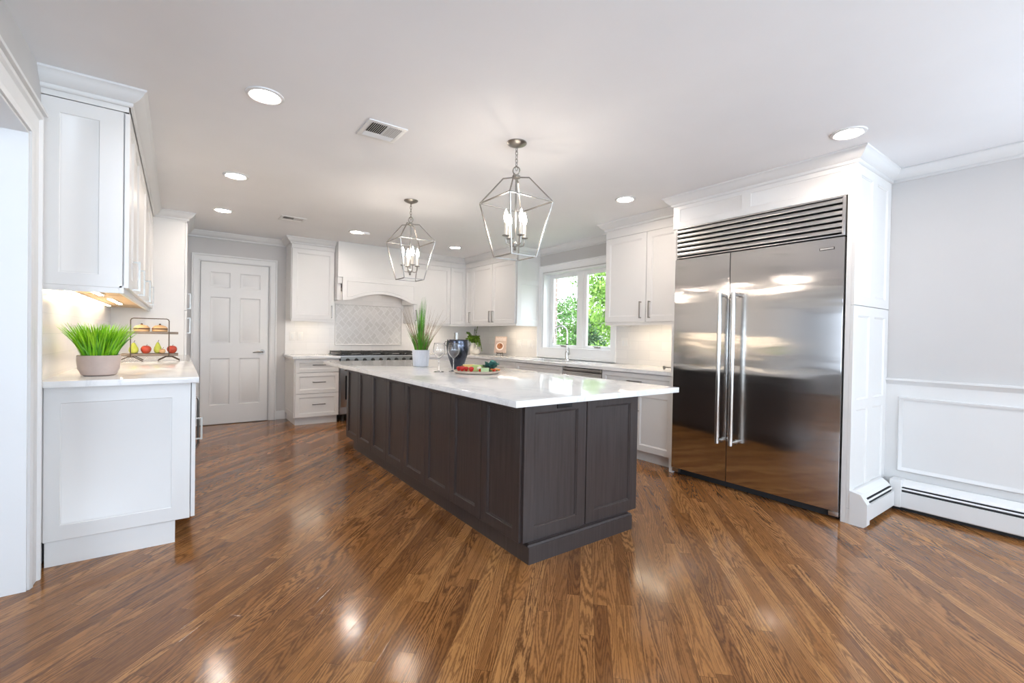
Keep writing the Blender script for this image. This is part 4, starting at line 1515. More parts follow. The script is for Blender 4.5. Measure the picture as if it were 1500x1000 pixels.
fb, frr = YB - 0.008, XR - 0.008
plate('single white plate on the tiles left of the mosaic, beside another', '-y', 1.275, 1.135, fb, 0.075, 0.118, 1)
plate('single white plate on the tiles nearer the mosaic frame', '-y', 1.375, 1.135, fb, 0.075, 0.118, 1)
plate('white plate on the tiles right of the cookbook', '-x', 5.62, 1.07, frr, 0.12, 0.118, 2)
plate('white plate on the tiles close to the left window casing', '-x', 5.35, 1.07, frr, 0.12, 0.118, 2)
plate('white plate on the tiles right of the sink window', '-x', 3.56, 1.13, frr, 0.12, 0.118, 2)

# ------------------------------------------------------------------ things on the left counter
ZL = 0.926


def blades(bm, cx, cy, z, r0, n, h0, h1, spread, w, seed, bend=0.5, xmin=None):
    rnd = random.Random(seed)
    for i in range(n):
        a = rnd.uniform(0, 2 * PI)
        rr = r0 * math.sqrt(rnd.random())
        p = V((cx + rr * math.cos(a), cy + rr * math.sin(a), z))
        L = rnd.uniform(h0, h1)
        a2 = a + rnd.uniform(-0.6, 0.6)
        o = V((math.cos(a2), math.sin(a2), 0))
        lean = spread * (0.25 + 0.9 * rr / max(r0, 1e-6)) * rnd.uniform(0.6, 1.15)
        side = V((-o.y, o.x, 0)) * math.cos(rnd.uniform(0, PI)) + o * 0.3
        side.normalize()
        ns = 5
        prev = None
        for k in range(ns + 1):
            s = k / ns
            q = p + o * (lean * L * (s * 0.6 + bend * s * s)) + V((0, 0, L * (s - 0.22 * bend * lean * s * s * 1.6)))
            ww = w * (1 - s ** 2.2) * 0.5 + 0.0003
            if xmin is not None and q.x < xmin: q.x = xmin + 0.3 * (p.x - xmin) * (1 - s)
            cur = (bm.verts.new(q - side * ww), bm.verts.new(q + side * ww))
            if prev:
                bm.faces.new((prev[0], prev[1], cur[1], cur[0]))
            prev = cur


gx, gy = -0.352, 3.40
t = T('potted_grass', 'bright green potted grass on the left counter', 'potted plant', (gx, gy, ZL))
bm = BM()
lathe(bm, (gx, gy, ZL), [(0, 0.001), (0.062, 0.001), (0.074, 0.008), (0.088, 0.040), (0.093, 0.085), (0.092, 0.112), (0.088, 0.114), (0.084, 0.110), (0.082, 0.095), (0, 0.095)], 40)
obj('pot', bm, 'terracotta_pink', t)['label'] = 'pinkish clay pot'
obj('soil', one(lathe, (gx, gy, ZL), [(0, 0.104), (0.06, 0.102), (0.081, 0.097)], 24), 'soil', t)
bm = BM()
blades(bm, gx, gy, ZL + 0.10, 0.070, 520, 0.14, 0.205, 0.56, 0.0075, 3, 0.40, XL + 0.014)
obj('grass_blades', bm, 'grass_bright', t)
bm = BM()
blades(bm, gx, gy, ZL + 0.10, 0.074, 240, 0.09, 0.165, 0.48, 0.007, 5, 0.5, XL + 0.014)
obj('grass_blades', bm, 'grass_dark', t)['label'] = 'darker inner blades'

# two-tier stand
sx, sy = -0.185, 4.90
t = T('tiered_stand', 'two tier wood and wire serving stand on the left counter', 'serving stand', (sx, sy, ZL))
bm = BM()
box(bm, sx - 0.188, sx + 0.188, sy - 0.075, sy + 0.075, ZL + 0.042, ZL + 0.062, 0.003)
obj('lower_board', bm, 'weathered_wood', t)
bm = BM()
box(bm, sx - 0.188, sx + 0.188, sy - 0.075, sy + 0.075, ZL + 0.225, ZL + 0.245, 0.003)
obj('upper_board', bm, 'weathered_wood', t)
bm = BM()
hx = 0.125
tube(bm, [(sx - hx, sy - 0.079, ZL + 0.04), (sx - hx, sy - 0.079, ZL + 0.335), (sx - hx + 0.006, sy - 0.079, ZL + 0.347), (sx - hx + 0.018, sy - 0.079, ZL + 0.352),
          (sx + hx - 0.018, sy - 0.079, ZL + 0.352), (sx + hx - 0.006, sy - 0.079, ZL + 0.347), (sx + hx, sy - 0.079, ZL + 0.335), (sx + hx, sy - 0.079, ZL + 0.04)], 0.0038, 8)
obj('wire_handle', bm, 'bronze', t)
for x in (-hx, hx):
    bm = BM()
    tube(bm, [(sx + x - 0.075, sy - 0.08, ZL + 0.004), (sx + x - 0.02, sy - 0.08, ZL + 0.036), (sx + x + 0.02, sy - 0.08, ZL + 0.036), (sx + x + 0.075, sy - 0.08, ZL + 0.004)], 0.0038, 8)
    tube(bm, [(sx + x - 0.075, sy + 0.08, ZL + 0.004), (sx + x - 0.02, sy + 0.08, ZL + 0.036), (sx + x + 0.02, sy + 0.08, ZL + 0.036), (sx + x + 0.075, sy + 0.08, ZL + 0.004)], 0.0038, 8)
    tube(bm, [(sx + x, sy - 0.08, ZL + 0.038), (sx + x, sy + 0.08, ZL + 0.038)], 0.0038, 8)
    obj('leg', bm, 'bronze', t)


def fruit(name, label, cat, x, y, z, prof, m, stem=True, group=None, sx_=1, sy_=1, ms='bark', tilt=0):
    t = T(name, label, cat, (x, y, z), group)
    bm = BM()
    lathe(bm, (x, y, z), prof, 20, 'z', sx_, sy_)
    obj('flesh', bm, m, t)
    if stem:
        h = prof[-1][1]
        obj('stem', one(tube, [(x, y, z + h - 0.006), (x + 0.003, y, z + h + 0.008), (x + 0.008, y, z + h + 0.018)], [0.0022, 0.002, 0.0026], 6), ms, t)
    return t


apple = [(0, 0.004), (0.012, 0), (0.024, 0.006), (0.034, 0.024), (0.036, 0.040), (0.030, 0.056), (0.018, 0.064), (0.008, 0.062), (0, 0.056)]
pear = [(0, 0.003), (0.012, 0), (0.026, 0.008), (0.033, 0.026), (0.030, 0.046), (0.020, 0.064), (0.014, 0.078), (0.008, 0.088), (0, 0.090)]
zl = ZL + 0.0622
gf = 'fruit on the lower board of the stand'
fruit('pear', 'yellow green pear at the left of the stand', 'pear', sx - 0.108, sy - 0.03, zl, pear, 'pear_green', True, gf)
fruit('apple', 'red apple between the pears on the stand', 'apple', sx - 0.028, sy - 0.028, zl, apple, 'apple_red', True, gf)
fruit('pear', 'slim pear in the middle of the stand, right of the first apple', 'pear', sx + 0.048, sy + 0.005, zl, [(r * 0.85, h * 1.05) for r, h in pear], 'pear_green', True, gf)
fruit('fig', 'small brownish fig lying right of the slim pear', 'fig', sx + 0.080, sy - 0.045, zl, [(r * 0.62, h * 0.6) for r, h in apple], 'bread_tan', True, gf)
fruit('apple', 'red apple at the right end of the stand', 'apple', sx + 0.145, sy - 0.02, zl, apple, 'apple_red', True, gf)
zu = ZL + 0.2452
for x, lb in ((-0.058, 'left layered cake on the upper board of the stand'), (0.062, 'right layered cake on the upper board of the stand')):
    t = T('layered_cake', lb, 'cake', (sx + x, sy - 0.01, zu), 'cakes on the upper board')
    obj('base_layer', one(lathe, (sx + x, sy - 0.01, zu), [(0, 0), (0.050, 0), (0.054, 0.006), (0.052, 0.018), (0, 0.018)], 24), 'bread_tan', t)
    obj('filling', one(lathe, (sx + x, sy - 0.01, zu + 0.018), [(0, 0), (0.054, 0), (0.056, 0.004), (0.054, 0.010), (0, 0.010)], 24), 'chocolate', t)
    obj('top_layer', one(lathe, (sx + x, sy - 0.01, zu + 0.028), [(0, 0), (0.052, 0), (0.050, 0.008), (0.036, 0.020), (0.012, 0.027), (0, 0.028)], 24), 'bread_tan', t)
    obj('topping', one(sphere, (sx + x, sy - 0.01, zu + 0.060), 0.008, 10, 8), 'chocolate', t)

# ------------------------------------------------------------------ things on the island
ZI = 0.880
px, py = 1.895, 4.095
t = T('potted_grass', 'tall wispy ornamental grass in a white ribbed pot on the island', 'potted plant', (px, py, ZI))
bm = BM()
nr = 96
prof = [(0.0, 0.001), (0.066, 0.001), (0.070, 0.006), (0.077, 0.10), (0.080, 0.152), (0.080, 0.158), (0.074, 0.158), (0.072, 0.14), (0, 0.14)]
rings = []
for j, (r, h) in enumerate(prof):
    if r == 0:
        rings.append([bm.verts.new((px, py, ZI + h))])
    else:
        rib = 0.0032 if 2 <= j <= 4 else 0.0
        rings.append([bm.verts.new((px + (r + rib * (0.5 + 0.5 * math.cos(2 * PI * k / nr * 24))) * math.cos(2 * PI * k / nr), py + (r + rib * (0.5 + 0.5 * math.cos(2 * PI * k / nr * 24))) * math.sin(2 * PI * k / nr), ZI + h)) for k in range(nr)])
for a, b in zip(rings, rings[1:]):
    for k in range(nr):
        k2 = (k + 1) % nr
        if len(a) == 1: bm.faces.new((a[0], b[k2], b[k]))
        elif len(b) == 1: bm.faces.new((a[k], a[k2], b[0]))
        else: bm.faces.new((a[k], a[k2], b[k2], b[k]))
obj('pot', bm, 'stone_white_pot', t, ang=60)['label'] = 'white ribbed pot'
obj('soil', one(lathe, (px, py, ZI), [(0, 0.150), (0.05, 0.148), (0.071, 0.142)], 24), 'soil', t)
bm = BM()
blades(bm, px, py, ZI + 0.145, 0.060, 260, 0.08, 0.21, 0.42, 0.0045, 11, 0.35)
blades(bm, px, py, ZI + 0.145, 0.045, 26, 0.20, 0.34, 0.30, 0.0045, 15, 0.25)
blades(bm, px - 0.005, py, ZI + 0.145, 0.022, 40, 0.36, 0.54, 0.10, 0.006, 14, 0.15)
obj('grass_blades', bm, 'grass_dark', t)
bm = BM()
blades(bm, px, py, ZI + 0.145, 0.058, 80, 0.22, 0.47, 0.74, 0.0034, 12, 0.16)
obj('grass_blades', bm, 'grass_brown', t)['label'] = 'thin brownish outer blades'


def wine_glass(label, x, y, s=1.0):
    t = T('wine_glass', label, 'wine glass', (x, y, ZI), 'wine glasses on the island')
    bm = BM()
    lathe(bm, (x, y, ZI + 0.0005), [(0, 0), (0.042 * s, 0), (0.043 * s, 0.002), (0.036 * s, 0.005), (0.010, 0.011), (0, 0.012)], 32)
    obj('foot', bm, 'glass', t, ang=60)
    bm = BM()
    lathe(bm, (x, y, ZI + 0.0115), [(0, 0), (0.008, 0.001), (0.0045, 0.012), (0.004, 0.085), (0.006, 0.099), (0, 0.1)], 16)
    obj('stem', bm, 'glass', t, ang=60)
    out = [(0.0, 0), (0.010, 0.002), (0.028, 0.016), (0.043, 0.038), (0.050, 0.062), (0.048, 0.088), (0.043, 0.112), (0.040, 0.128)]
    inn = [(0.0392, 0.1285), (0.0418, 0.112), (0.0468, 0.088), (0.0488, 0.062), (0.0418, 0.039), (0.027, 0.018), (0.010, 0.0045), (0, 0.0035)]
    bm = BM()
    lathe(bm, (x, y, ZI + 0.111), [(r * s, h) for r, h in out + inn], 32)
    obj('bowl', bm, 'glass', t, ang=60)
    return t


wine_glass('wine glass beside the ribbed pot, left of the dark bucket', 1.735, 3.40)
wine_glass('wine glass standing in front of the dark bucket', 1.868, 3.397)

bx, by = 2.02, 3.60
t = T('ice_bucket', 'tall dark pewter ice bucket behind the food board', 'bucket', (bx, by, ZI))
bm = BM()
lathe(bm, (bx, by, ZI), [(0, 0.001), (0.044, 0.001), (0.048, 0.006), (0.066, 0.06), (0.089, 0.13), (0.099, 0.19), (0.100, 0.23), (0.094, 0.256), (0.096, 0.262), (0.092, 0.266), (0.088, 0.262), (0.090, 0.22), (0.084, 0.14), (0.046, 0.02), (0, 0.018)], 40)
obj('vessel', bm, 'pewter', t)
for a in (0.62, 0.62 + PI):
    bm = BM()
    d = V((math.cos(-a), math.sin(-a), 0))
    cc = V((bx, by, ZI + 0.235)) + d * 0.098
    tube(bm, [cc + V((0, 0, 0.012)), cc + d * 0.014 + V((0, 0, 0.010)), cc + d * 0.018 + V((0, 0, -0.008)), cc + d * 0.008 + V((0, 0, -0.024)), cc + V((0, 0, -0.026))], 0.004, 8)
    obj('handle', bm, 'nickel', t)
t = T('wine_stopper_bottle', 'silver bottle neck standing up out of the dark bucket', 'bottle', (bx - 0.014, by + 0.004, ZI + 0.03))
bm = BM()
lathe(bm, (bx - 0.014, by + 0.004, ZI + 0.0260), [(0, 0), (0.024, 0.001), (0.026, 0.01), (0.026, 0.15), (0.022, 0.19), (0.014, 0.225), (0.014, 0.24)], 20)
obj('glass_body', bm, 'black_gloss', t)
obj('foil_cap', one(lathe, (bx - 0.014, by + 0.004, ZI + 0.255), [(0, 0), (0.019, 0), (0.019, 0.060), (0.021, 0.061), (0.021, 0.072), (0, 0.073)], 18), 'nickel', t)

# food board
tx, ty = 1.965, 3.175
t = T('serving_board', 'round pale wooden serving board with raised rim on the island', 'serving board', (tx, ty, ZI))
obj('board', one(lathe, (tx, ty, ZI), [(0, 0.001), (0.150, 0.001), (0.172, 0.004), (0.188, 0.016), (0.192, 0.024), (0.187, 0.025), (0.176, 0.014), (0, 0.014)], 48), 'tray_wood', t)
ZT = ZI + 0.0142
# board axes: u to the camera's right, v away from the camera
ux, uy = math.cos(_yaw), -math.sin(_yaw)
vx, vy = math.sin(_yaw), math.cos(_yaw)
bp = lambda u, v: (tx + ux * u + vx * v, ty + uy * u + vy * v)
strawb = [(0, 0), (0.006, 0.003), (0.013, 0.012), (0.017, 0.022), (0.015, 0.030), (0.008, 0.034), (0, 0.034)]
gs = 'strawberries on the serving board'
for u, v, lb, k in ((-0.148, -0.015, 'strawberry at the far left rim of the serving board', 1.15), (-0.118, -0.050, 'strawberry just right of the leftmost one on the board', 1.2),
                    (-0.122, 0.015, 'strawberry behind the two left ones on the board', 1.25), (-0.085, -0.040, 'strawberry in front of the yellow cheese wedge', 1.15),
                    (-0.040, -0.095, 'strawberry at the front rim of the board', 1.25)):
    x, y = bp(u, v)
    t = T('strawberry', lb, 'strawberry', (x, y, ZT), gs)
    obj('flesh', one(lathe, (x, y, ZT), [(r * k, h * k) for r, h in strawb], 16), 'strawberry_red', t)
    bm = BM()
    for i in range(5):
        a = 2 * PI * i / 5
        q0 = V((x, y, ZT + 0.0345 * k))
        q1 = q0 + V((math.cos(a) * 0.013, math.sin(a) * 0.013, -0.001))
        sd = V((-math.sin(a), math.cos(a), 0)) * 0.003
        bm.faces.new([bm.verts.new(p) for p in (q0 + V((0, 0, 0.002)), q0 + (q1 - q0) * 0.5 - sd + V((0, 0, 0.002)), q1, q0 + (q1 - q0) * 0.5 + sd + V((0, 0, 0.002)))])
    obj('leaf_crown', bm, 'rind_green', t)


def slab(name, label, cat, u, v, w, d, h, m, rind=None, rot=0.0, zb=0.0, wedge=False):
    x, y = bp(u, v)
    t = T(name, label, cat, (x, y, ZT + zb))
    t.rotation_euler = (0, 0, -_yaw + rot)
    bm = BM()
    if wedge:
        prism(bm, [(-w / 2, 0), (w / 2, 0), (w / 2, h), (-w / 2, h * 0.96)], (x, y - d / 2, ZT + zb), (x, y + d / 2, ZT + zb), (1, 0, 0))
        bmesh.ops.bevel(bm, geom=list(bm.edges), offset=0.003, segments=2, affect='EDGES')
    else:
        box(bm, x - w / 2, x + w / 2, y - d / 2, y + d / 2, ZT + zb, ZT + zb + h, 0.004)
    obj('block', bm, m, t)
    if rind:
        obj('rind', one(box, x - w / 2 - 0.001, x + w / 2 + 0.001, y + d / 2 - 0.001, y + d / 2 + 0.005, ZT + zb, ZT + zb + h, 0.002), rind, t)
    return t


slab('cheese_wedge', 'pale yellow cheese wedge at the back left of the board', 'cheese', -0.075, 0.055, 0.095, 0.055, 0.052, 'cheese_yellow', 'cream', 0.1, wedge=True)
slab('melon_slice', 'green melon slice beside the yellow cheese', 'melon', 0.000, 0.035, 0.075, 0.05, 0.050, 'melon_green', 'rind_green', -0.25)
slab('honeydew_block', 'pale green honeydew block at the front of the board', 'melon', 0.068, -0.090, 0.062, 0.045, 0.036, 'pale_green', 'rind_green', 0.0)
# half melon wedge leaning behind
x, y = bp(-0.02, 0.095)
t = T('cucumber', 'half cucumber lying at the back of the board', 'cucumber', (x, y, ZT))
bm = BM()
p0, p1 = V((*bp(-0.045, 0.10), ZT + 0.024)), V((*bp(0.055, 0.085), ZT + 0.024))
tube(bm, [p0, p0.lerp(p1, 0.1), p0.lerp(p1, 0.9), p1], [0.018, 0.0235, 0.0235, 0.018], 16)
obj('flesh', bm, 'rind_green', t)
# crackers, mushroom, grapes, kale, carrots, tomatoes, olives
x, y = bp(0.022, -0.040)
t = T('mushroom', 'cream mushroom in the middle of the board', 'mushroom', (x, y, ZT))
obj('cap', one(lathe, (x, y, ZT + 0.018), [(0, 0.0), (0.008, 0), (0.022, 0.001), (0.024, 0.008), (0.018, 0.020), (0, 0.026)], 18), 'cream', t)
obj('stem', one(lathe, (x, y, ZT), [(0, 0), (0.010, 0), (0.008, 0.019), (0, 0.019)], 12), 'cream', t)
x, y = bp(0.075, -0.010)
t = T('grape_bunch', 'small heap of dark grapes under the teal kale', 'grapes', (x, y, ZT), None)
rnd = random.Random(4)
spots = [(0, 0, 0), (0.022, 0.004, 0), (-0.022, 0.003, 0), (0.010, 0.021, 0), (-0.012, 0.021, 0), (0.012, -0.020, 0), (-0.012, -0.020, 0), (0.034, -0.018, 0), (-0.034, -0.016, 0), (0.0, 0.008, 0.018), (0.016, -0.006, 0.018), (-0.017, -0.006, 0.018)]
for u, v, z in spots:
    obj('grape', one(sphere, (x + u, y + v, ZT + 0.0115 + z), 0.0112, 14, 10), 'grape_dark', t)
x, y = bp(0.105, 0.050)
t = T('kale_bunch', 'bluish green curly kale bunch at the back of the board', 'kale', (x, y, ZT))
bm = BM()
rnd = random.Random(9)
for i in range(34):
    a = rnd.uniform(0, 2 * PI)
    d = V((math.cos(a), math.sin(a), rnd.uniform(0.75, 1.6))).normalized()
    base = V((x, y, ZT + 0.012))
    L = rnd.uniform(0.065, 0.115)
    sd = d.cross(V((0, 0, 1))).normalized()
    prev = None
    for k in range(6):
        s = k / 5
        q = base + d * L * s + V((0, 0, -0.010 * s * s))
        ww = 0.030 * math.sin(PI * min(0.95, 0.15 + 0.75 * s))
        cur = [bm.verts.new(q - sd * ww + V((0, 0, 0.006 * math.sin(k * 2.1 + i)))), bm.verts.new(q), bm.verts.new(q + sd * ww + V((0, 0, 0.006 * math.cos(k * 2.3 + i))))]
        if prev:
            bm.faces.new((prev[0], prev[1], cur[1], cur[0]))
            bm.faces.new((prev[1], prev[2], cur[2], cur[1]))
        prev = cur
obj('leaves', bm, 'kale_teal', t)
obj('stalk', one(lathe, (x, y, ZT), [(0, 0.0), (0.012, 0), (0.010, 0.02), (0, 0.024)], 12), 'rind_green', t)
for u, v, lb in ((0.125, -0.030, 'orange carrot piece right of the dark grapes'), (0.150, 0.010, 'orange carrot piece near the right rim of the board')):
    x, y = bp(u, v)
    t = T('carrot', lb, 'carrot', (x, y, ZT), 'carrot pieces on the board')
    p0, p1 = V((x - 0.02, y, ZT + 0.0145)), V((x + 0.03, y - 0.015, ZT + 0.0145))
    obj('root', one(tube, [p0, p0.lerp(p1, 0.15), p1], [0.010, 0.014, 0.008], 12), 'carrot_orange', t)
    obj('top', one(tube, [p0, p0 + V((-0.010, 0.002, 0.004))], [0.005, 0.003], 8), 'rind_green', t)
for u, v, lb in ((0.142, -0.070, 'red cherry tomato at the right front of the board'), (0.030, -0.075, 'red cherry tomato left of the honeydew block')):
    x, y = bp(u, v)
    t = T('cherry_tomato', lb, 'tomato', (x, y, ZT), 'cherry tomatoes on the board')
    obj('flesh', one(sphere, (x, y, ZT + 0.0135), 0.0135, 16, 10), 'tomato_red', t)
    obj('stem', one(tube, [(x, y, ZT + 0.026), (x + 0.002, y, ZT + 0.031)], 0.0015, 6), 'rind_green', t)
for u, v, lb in ((0.158, -0.045, 'green olive by the right rim of the board'), (0.115, -0.088, 'green olive in front of the carrots on the board')):
    x, y = bp(u, v)
    o = obj('olive', one(sphere, (x, y, ZT + 0.0105), 0.0105, 14, 10, (1, 1.2, 1)), 'olive_green')
    tag(o, lb, 'olive', 'olives on the board')

# ------------------------------------------------------------------ corner of the back worktop
ZB = 0.885
vx_, vy_ = 3.93, 6.48
t = T('leafy_plant', 'drooping green leafy plant in a white vase in the far corner', 'potted plant', (vx_, vy_, ZB))
bm = BM()
lathe(bm, (vx_, vy_, ZB), [(0, 0.001), (0.045, 0.001), (0.055, 0.02), (0.060, 0.07), (0.050, 0.12), (0.034, 0.16), (0.036, 0.185), (0.030, 0.186), (0.028, 0.16), (0, 0.15)], 28)
obj('vase', bm, 'ceramic_white', t)['label'] = 'white ceramic vase'


def leafs(bm, path, w, npairs, ln):
    pts = [V(p) for p in path]
    for i in range(npairs):
        s = (i + 1) / npairs
        k = min(int(s * (len(pts) - 1)), len(pts) - 2)
        fq = s * (len(pts) - 1) - k
        p = pts[k].lerp(pts[k + 1], fq)
        d = (pts[k + 1] - pts[k]).normalized()
        sd = d.cross(V((0, 0, 1)))
        if sd.length < 1e-3: sd = V((1, 0, 0))
        sd.normalize()
        for sg in (-1, 1):
            L = ln * (1.15 - 0.6 * s)
            o = (sd * sg + d * 0.5 + V((0, 0, -0.35))).normalized()
            q = p + o * L
            mid = p + o * L * 0.5
            a = d * (w * 0.5)
            bm.faces.new([bm.verts.new(z) for z in (p, mid - a, q, mid + a + V((0, 0, 0.003)))])


bm = BM()
st_ = BM()
rv = V((math.cos(_yaw), -math.sin(_yaw), 0))
base = V((vx_, vy_, ZB + 0.17))
for dx, top, drop, bk in ((0.11, 0.22, 0.22, -0.05), (0.08, 0.18, 0.20, -0.10), (0.14, 0.17, 0.26, -0.03), (-0.10, 0.20, 0.02, -0.05), (-0.14, 0.14, 0.10, 0.03), (0.03, 0.16, 0.05, -0.12), (0.10, 0.32, -0.06, 0.02), (0.02, 0.24, 0.0, 0.0), (-0.05, 0.16, 0.06, -0.1)):
    path = []
    for i in range(9):
        s = i / 8
        path.append(base + rv * dx * s ** 0.8 + V((math.sin(_yaw), math.cos(_yaw), 0)) * bk * s + V((0, 0, top * math.sin(min(s * 1.1, 1) * PI / 2 * 1.15) - drop * s * s)))
    tube(st_, path, 0.0025, 6)
    leafs(bm, path, 0.036, 14, 0.085)
obj('leaves', bm, 'fern_green', t, smooth=False)
obj('stems', st_, 'bronze', t)
o_x, o_y = 3.865, 6.285
t = T('ceramic_gourd', 'small white round gourd ornament beside the leafy plant', 'ornament', (o_x, o_y, ZB))
obj('body', one(lathe, (o_x, o_y, ZB), [(0, 0.003), (0.025, 0.001), (0.050, 0.018), (0.058, 0.045), (0.050, 0.072), (0.028, 0.088), (0.010, 0.090), (0, 0.086)], 24), 'ceramic_white', t)
obj('stem', one(tube, [(o_x, o_y, ZB + 0.086), (o_x - 0.002, o_y, ZB + 0.115), (o_x + 0.004, o_y, ZB + 0.15)], [0.010, 0.007, 0.009], 10), 'ceramic_white', t)
# cookbook on an easel
kx, ky = 3.99, 5.80
t = T('cookbook', 'small cookbook with a round food picture standing on the worktop by the window', 'book', (kx, ky, ZB + 0.035))
wbk, hbk, tbk = 0.185, 0.255, 0.022
fx = V((-math.sin(_yaw + 0.25), -math.cos(_yaw + 0.25), 0))   # facing the room
rgt = V((-fx.y, fx.x, 0))
upv = (V((0, 0, 1)) - fx * 0.22).normalized()
nrm = (fx + V((0, 0, 0.22))).normalized()
org = V((kx, ky, ZB + 0.045))


def bk_pt(a, b, d): return org + rgt * a + upv * b + nrm * d


def obox(bm, a0, a1, b0, b1, d0, d1):
    vs = [bm.verts.new(bk_pt(a, b, d)) for d in (d0, d1) for b in (b0, b1) for a in (a0, a1)]
    for q in ((0, 2, 3, 1), (4, 5, 7, 6), (0, 1, 5, 4), (2, 6, 7, 3), (0, 4, 6, 2), (1, 3, 7, 5)):
        bm.faces.new([vs[i] for i in q])


cv = obj('cover', one(obox, -wbk / 2, wbk / 2, 0, hbk, 0, 0.004), 'book_cover', t, smooth=False)
obj('pages', one(obox, -wbk / 2 + 0.004, wbk / 2 - 0.003, 0.004, hbk - 0.004, -tbk, 0), 'ceramic_white', t, smooth=False)
obj('back_cover', one(obox, -wbk / 2, wbk / 2, 0, hbk, -tbk - 0.004, -tbk), 'book_cover', t, smooth=False)


def disc(bm, a, b, r, d0, d1, n=28):
    r0 = [bm.verts.new(bk_pt(a + r * math.cos(2 * PI * i / n), b + r * math.sin(2 * PI * i / n), d0)) for i in range(n)]
    r1 = [bm.verts.new(bk_pt(a + r * math.cos(2 * PI * i / n), b + r * math.sin(2 * PI * i / n), d1)) for i in range(n)]
    for i in range(n):
        bm.faces.new((r0[i], r0[(i + 1) % n], r1[(i + 1) % n], r1[i]))
    bm.faces.new(r1)


obj('plate_picture', one(disc, -0.008, 0.098, 0.062, 0.004, 0.0046), 'book_letter', cv, smooth=False)
obj('food_picture', one(disc, -0.006, 0.104, 0.046, 0.0046, 0.0052), 'book_food', cv, smooth=False)
bm = BM()
for i in range(7):      # the tall narrow title strokes along the top
    a = -0.072 + i * 0.0225
    obox(bm, a, a + 0.005, 0.186, 0.238, 0.004, 0.0048)
    if i % 2 == 0: obox(bm, a, a + 0.015, 0.233, 0.238, 0.004, 0.0048)
    else: obox(bm, a, a + 0.014, 0.209, 0.214, 0.004, 0.0048)
    obox(bm, a + 0.011, a + 0.015, 0.186, 0.238, 0.004, 0.0048)
obj('title_lettering', bm, 'book_letter', cv, smooth=False)
t = T('book_easel', 'small dark easel holding the cookbook upright', 'easel', (kx, ky, ZB))
bm = BM()
for a in (-0.045, 0.045):
    p_top = bk_pt(a, 0.14, -tbk - 0.010)
    p_bot = bk_pt(a, -0.005, -tbk - 0.010)
    tube(bm, [p_top, p_bot, bk_pt(a, -0.006, 0.014), bk_pt(a, 0.012, 0.018)], 0.004, 8)
    q = bk_pt(a, -0.006, 0.0)
    tube(bm, [q, V((q.x, q.y, ZB + 0.004)) + fx * 0.02], 0.004, 8)
    q2 = bk_pt(a * 0.3, 0.12, -tbk - 0.010)
    tube(bm, [q2, V((q2.x, q2.y, ZB + 0.004)) - fx * 0.06], 0.004, 8)
tube(bm, [bk_pt(-0.045, -0.006, 0.004), bk_pt(0.045, -0.006, 0.004)], 0.006, 8)
obj('frame', bm, 'bronze', t)

# ------------------------------------------------------------------ garden outside the sink window
GZ = -0.5
o = struct('ground', one(box, 4.62, 40, -12, 42, GZ - 0.1, GZ), 'lawn')
bm = BM()
box(bm, 4.50, 4.74, 5.345, 6.6, GZ, 3.2)
struct('wall_outside', bm, 'brick')


def crown_leaves(bm, c, rx, ry, rz, n, sz, rnd):
    for i in range(n):
        d = V((rnd.gauss(0, 1), rnd.gauss(0, 1), rnd.gauss(0, 1))).normalized()
        k = rnd.uniform(0.55, 1.0) ** 0.6
        lump = 1 + 0.18 * math.sin(d.x * 5 + c[0]) * math.sin(d.y * 6 + c[1]) + 0.12 * math.sin(d.z * 7)
        p = V(c) + V((d.x * rx, d.y * ry, d.z * rz)) * k * lump
        a = V((rnd.gauss(0, 1), rnd.gauss(0, 1), rnd.gauss(0, 1))).normalized()
        b = a.cross(d + V((0.01, 0.02, 0.3))).normalized()
        s = sz * rnd.uniform(0.6, 1.3)
        bm.faces.new([bm.verts.new(p + q) for q in (-a * s, b * s * 0.5, a * s, -b * s * 0.5)])


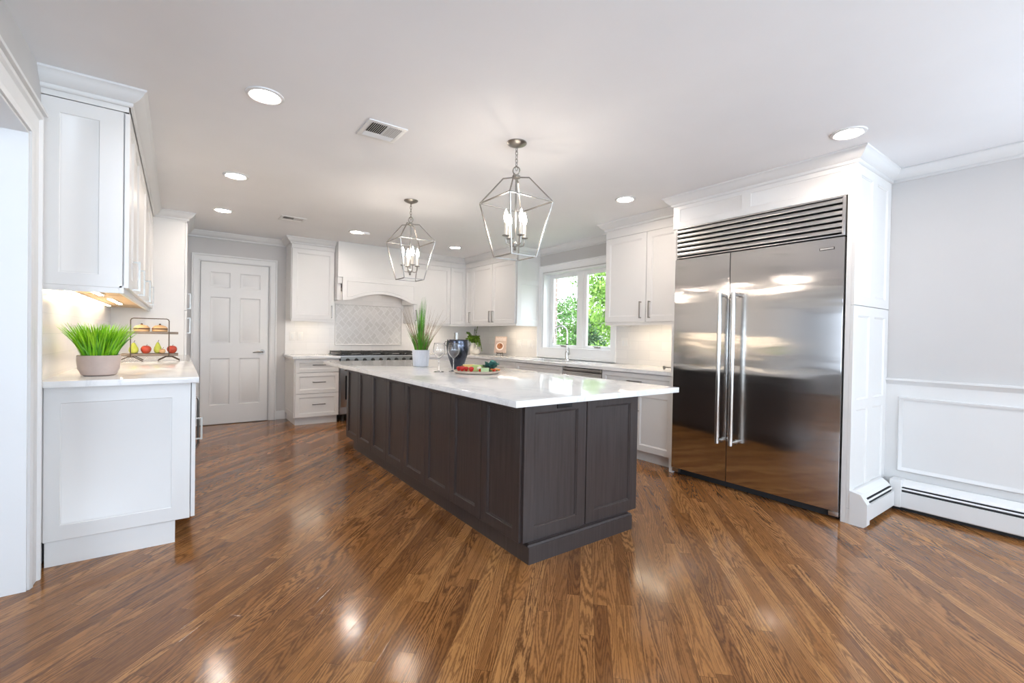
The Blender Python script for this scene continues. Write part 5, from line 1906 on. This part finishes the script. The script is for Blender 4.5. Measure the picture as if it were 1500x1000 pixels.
def tree(name, label, cat, x, y, h, rx, rz, m, n, sz, seed, group=None):
    rnd = random.Random(seed)
    t = T(name, label, cat, (x, y, GZ), group)
    bm = BM()
    crown_leaves(bm, (x, y, GZ + h - rz), rx, rx, rz, n, sz, rnd)
    obj('foliage', bm, m, t, smooth=False)
    bm = BM()
    tube(bm, [(x, y, GZ), (x + 0.05, y, GZ + (h - rz) * 0.6), (x, y + 0.05, GZ + h - rz)], [0.12, 0.09, 0.05] if h > 2.5 else [0.04, 0.035, 0.02], 10)
    for k in range(3):
        a = k * 2.1 + seed
        tube(bm, [(x, y, GZ + (h - rz) * 0.8), (x + math.cos(a) * rx * 0.5, y + math.sin(a) * rx * 0.5, GZ + h - rz * 0.8)], [0.05, 0.02] if h > 2.5 else [0.02, 0.01], 8)
    obj('trunk', bm, 'bark', t)
    return t


tree('garden_tree', 'big light green leafy tree filling the right window sash', 'tree', 17.6, 14.9, 7.6, 2.4, 3.2, 'leaf_a', 10000, 0.10, 1)
tree('garden_tree', 'mid green tree behind the left sash, below the pale sky', 'tree', 22.0, 23.6, 4.5, 1.9, 2.0, 'leaf_b', 6000, 0.10, 2)
tree('shrub', 'bright shrub low in the right sash', 'shrub', 10.2, 9.55, 1.45, 0.95, 0.8, 'leaf_a', 3600, 0.06, 4)
tree('shrub', 'dark shrub low in the left sash behind the faucet', 'shrub', 11.0, 11.9, 1.70, 0.95, 0.95, 'leaf_b', 3600, 0.06, 5)
tree('shrub', 'deep green shrub beside the window mullion', 'shrub', 13.6, 13.5, 2.3, 0.75, 1.2, 'leaf_c', 3000, 0.07, 6)
# pale neighbouring house glimpsed between the trees
t = T('neighbour_house', 'pale house glimpsed between the garden trees', 'house', (30, 25.5, GZ))
obj('wall', one(box, 28, 32, 22.5, 28.5, GZ, 2.1), 'siding', t)
bm = BM()
prism(bm, [(-3.4, 0), (3.4, 0), (0, 1.3)], (27.6, 25.5, 2.1), (32.4, 25.5, 2.1), (0, 1, 0))
obj('roof', bm, 'roof_grey', t)
for y in (24.0, 27.0):
    obj('window', one(box, 27.95, 28.0, y - 0.45, y + 0.45, 0.6, 1.7), 'black_gloss', t)
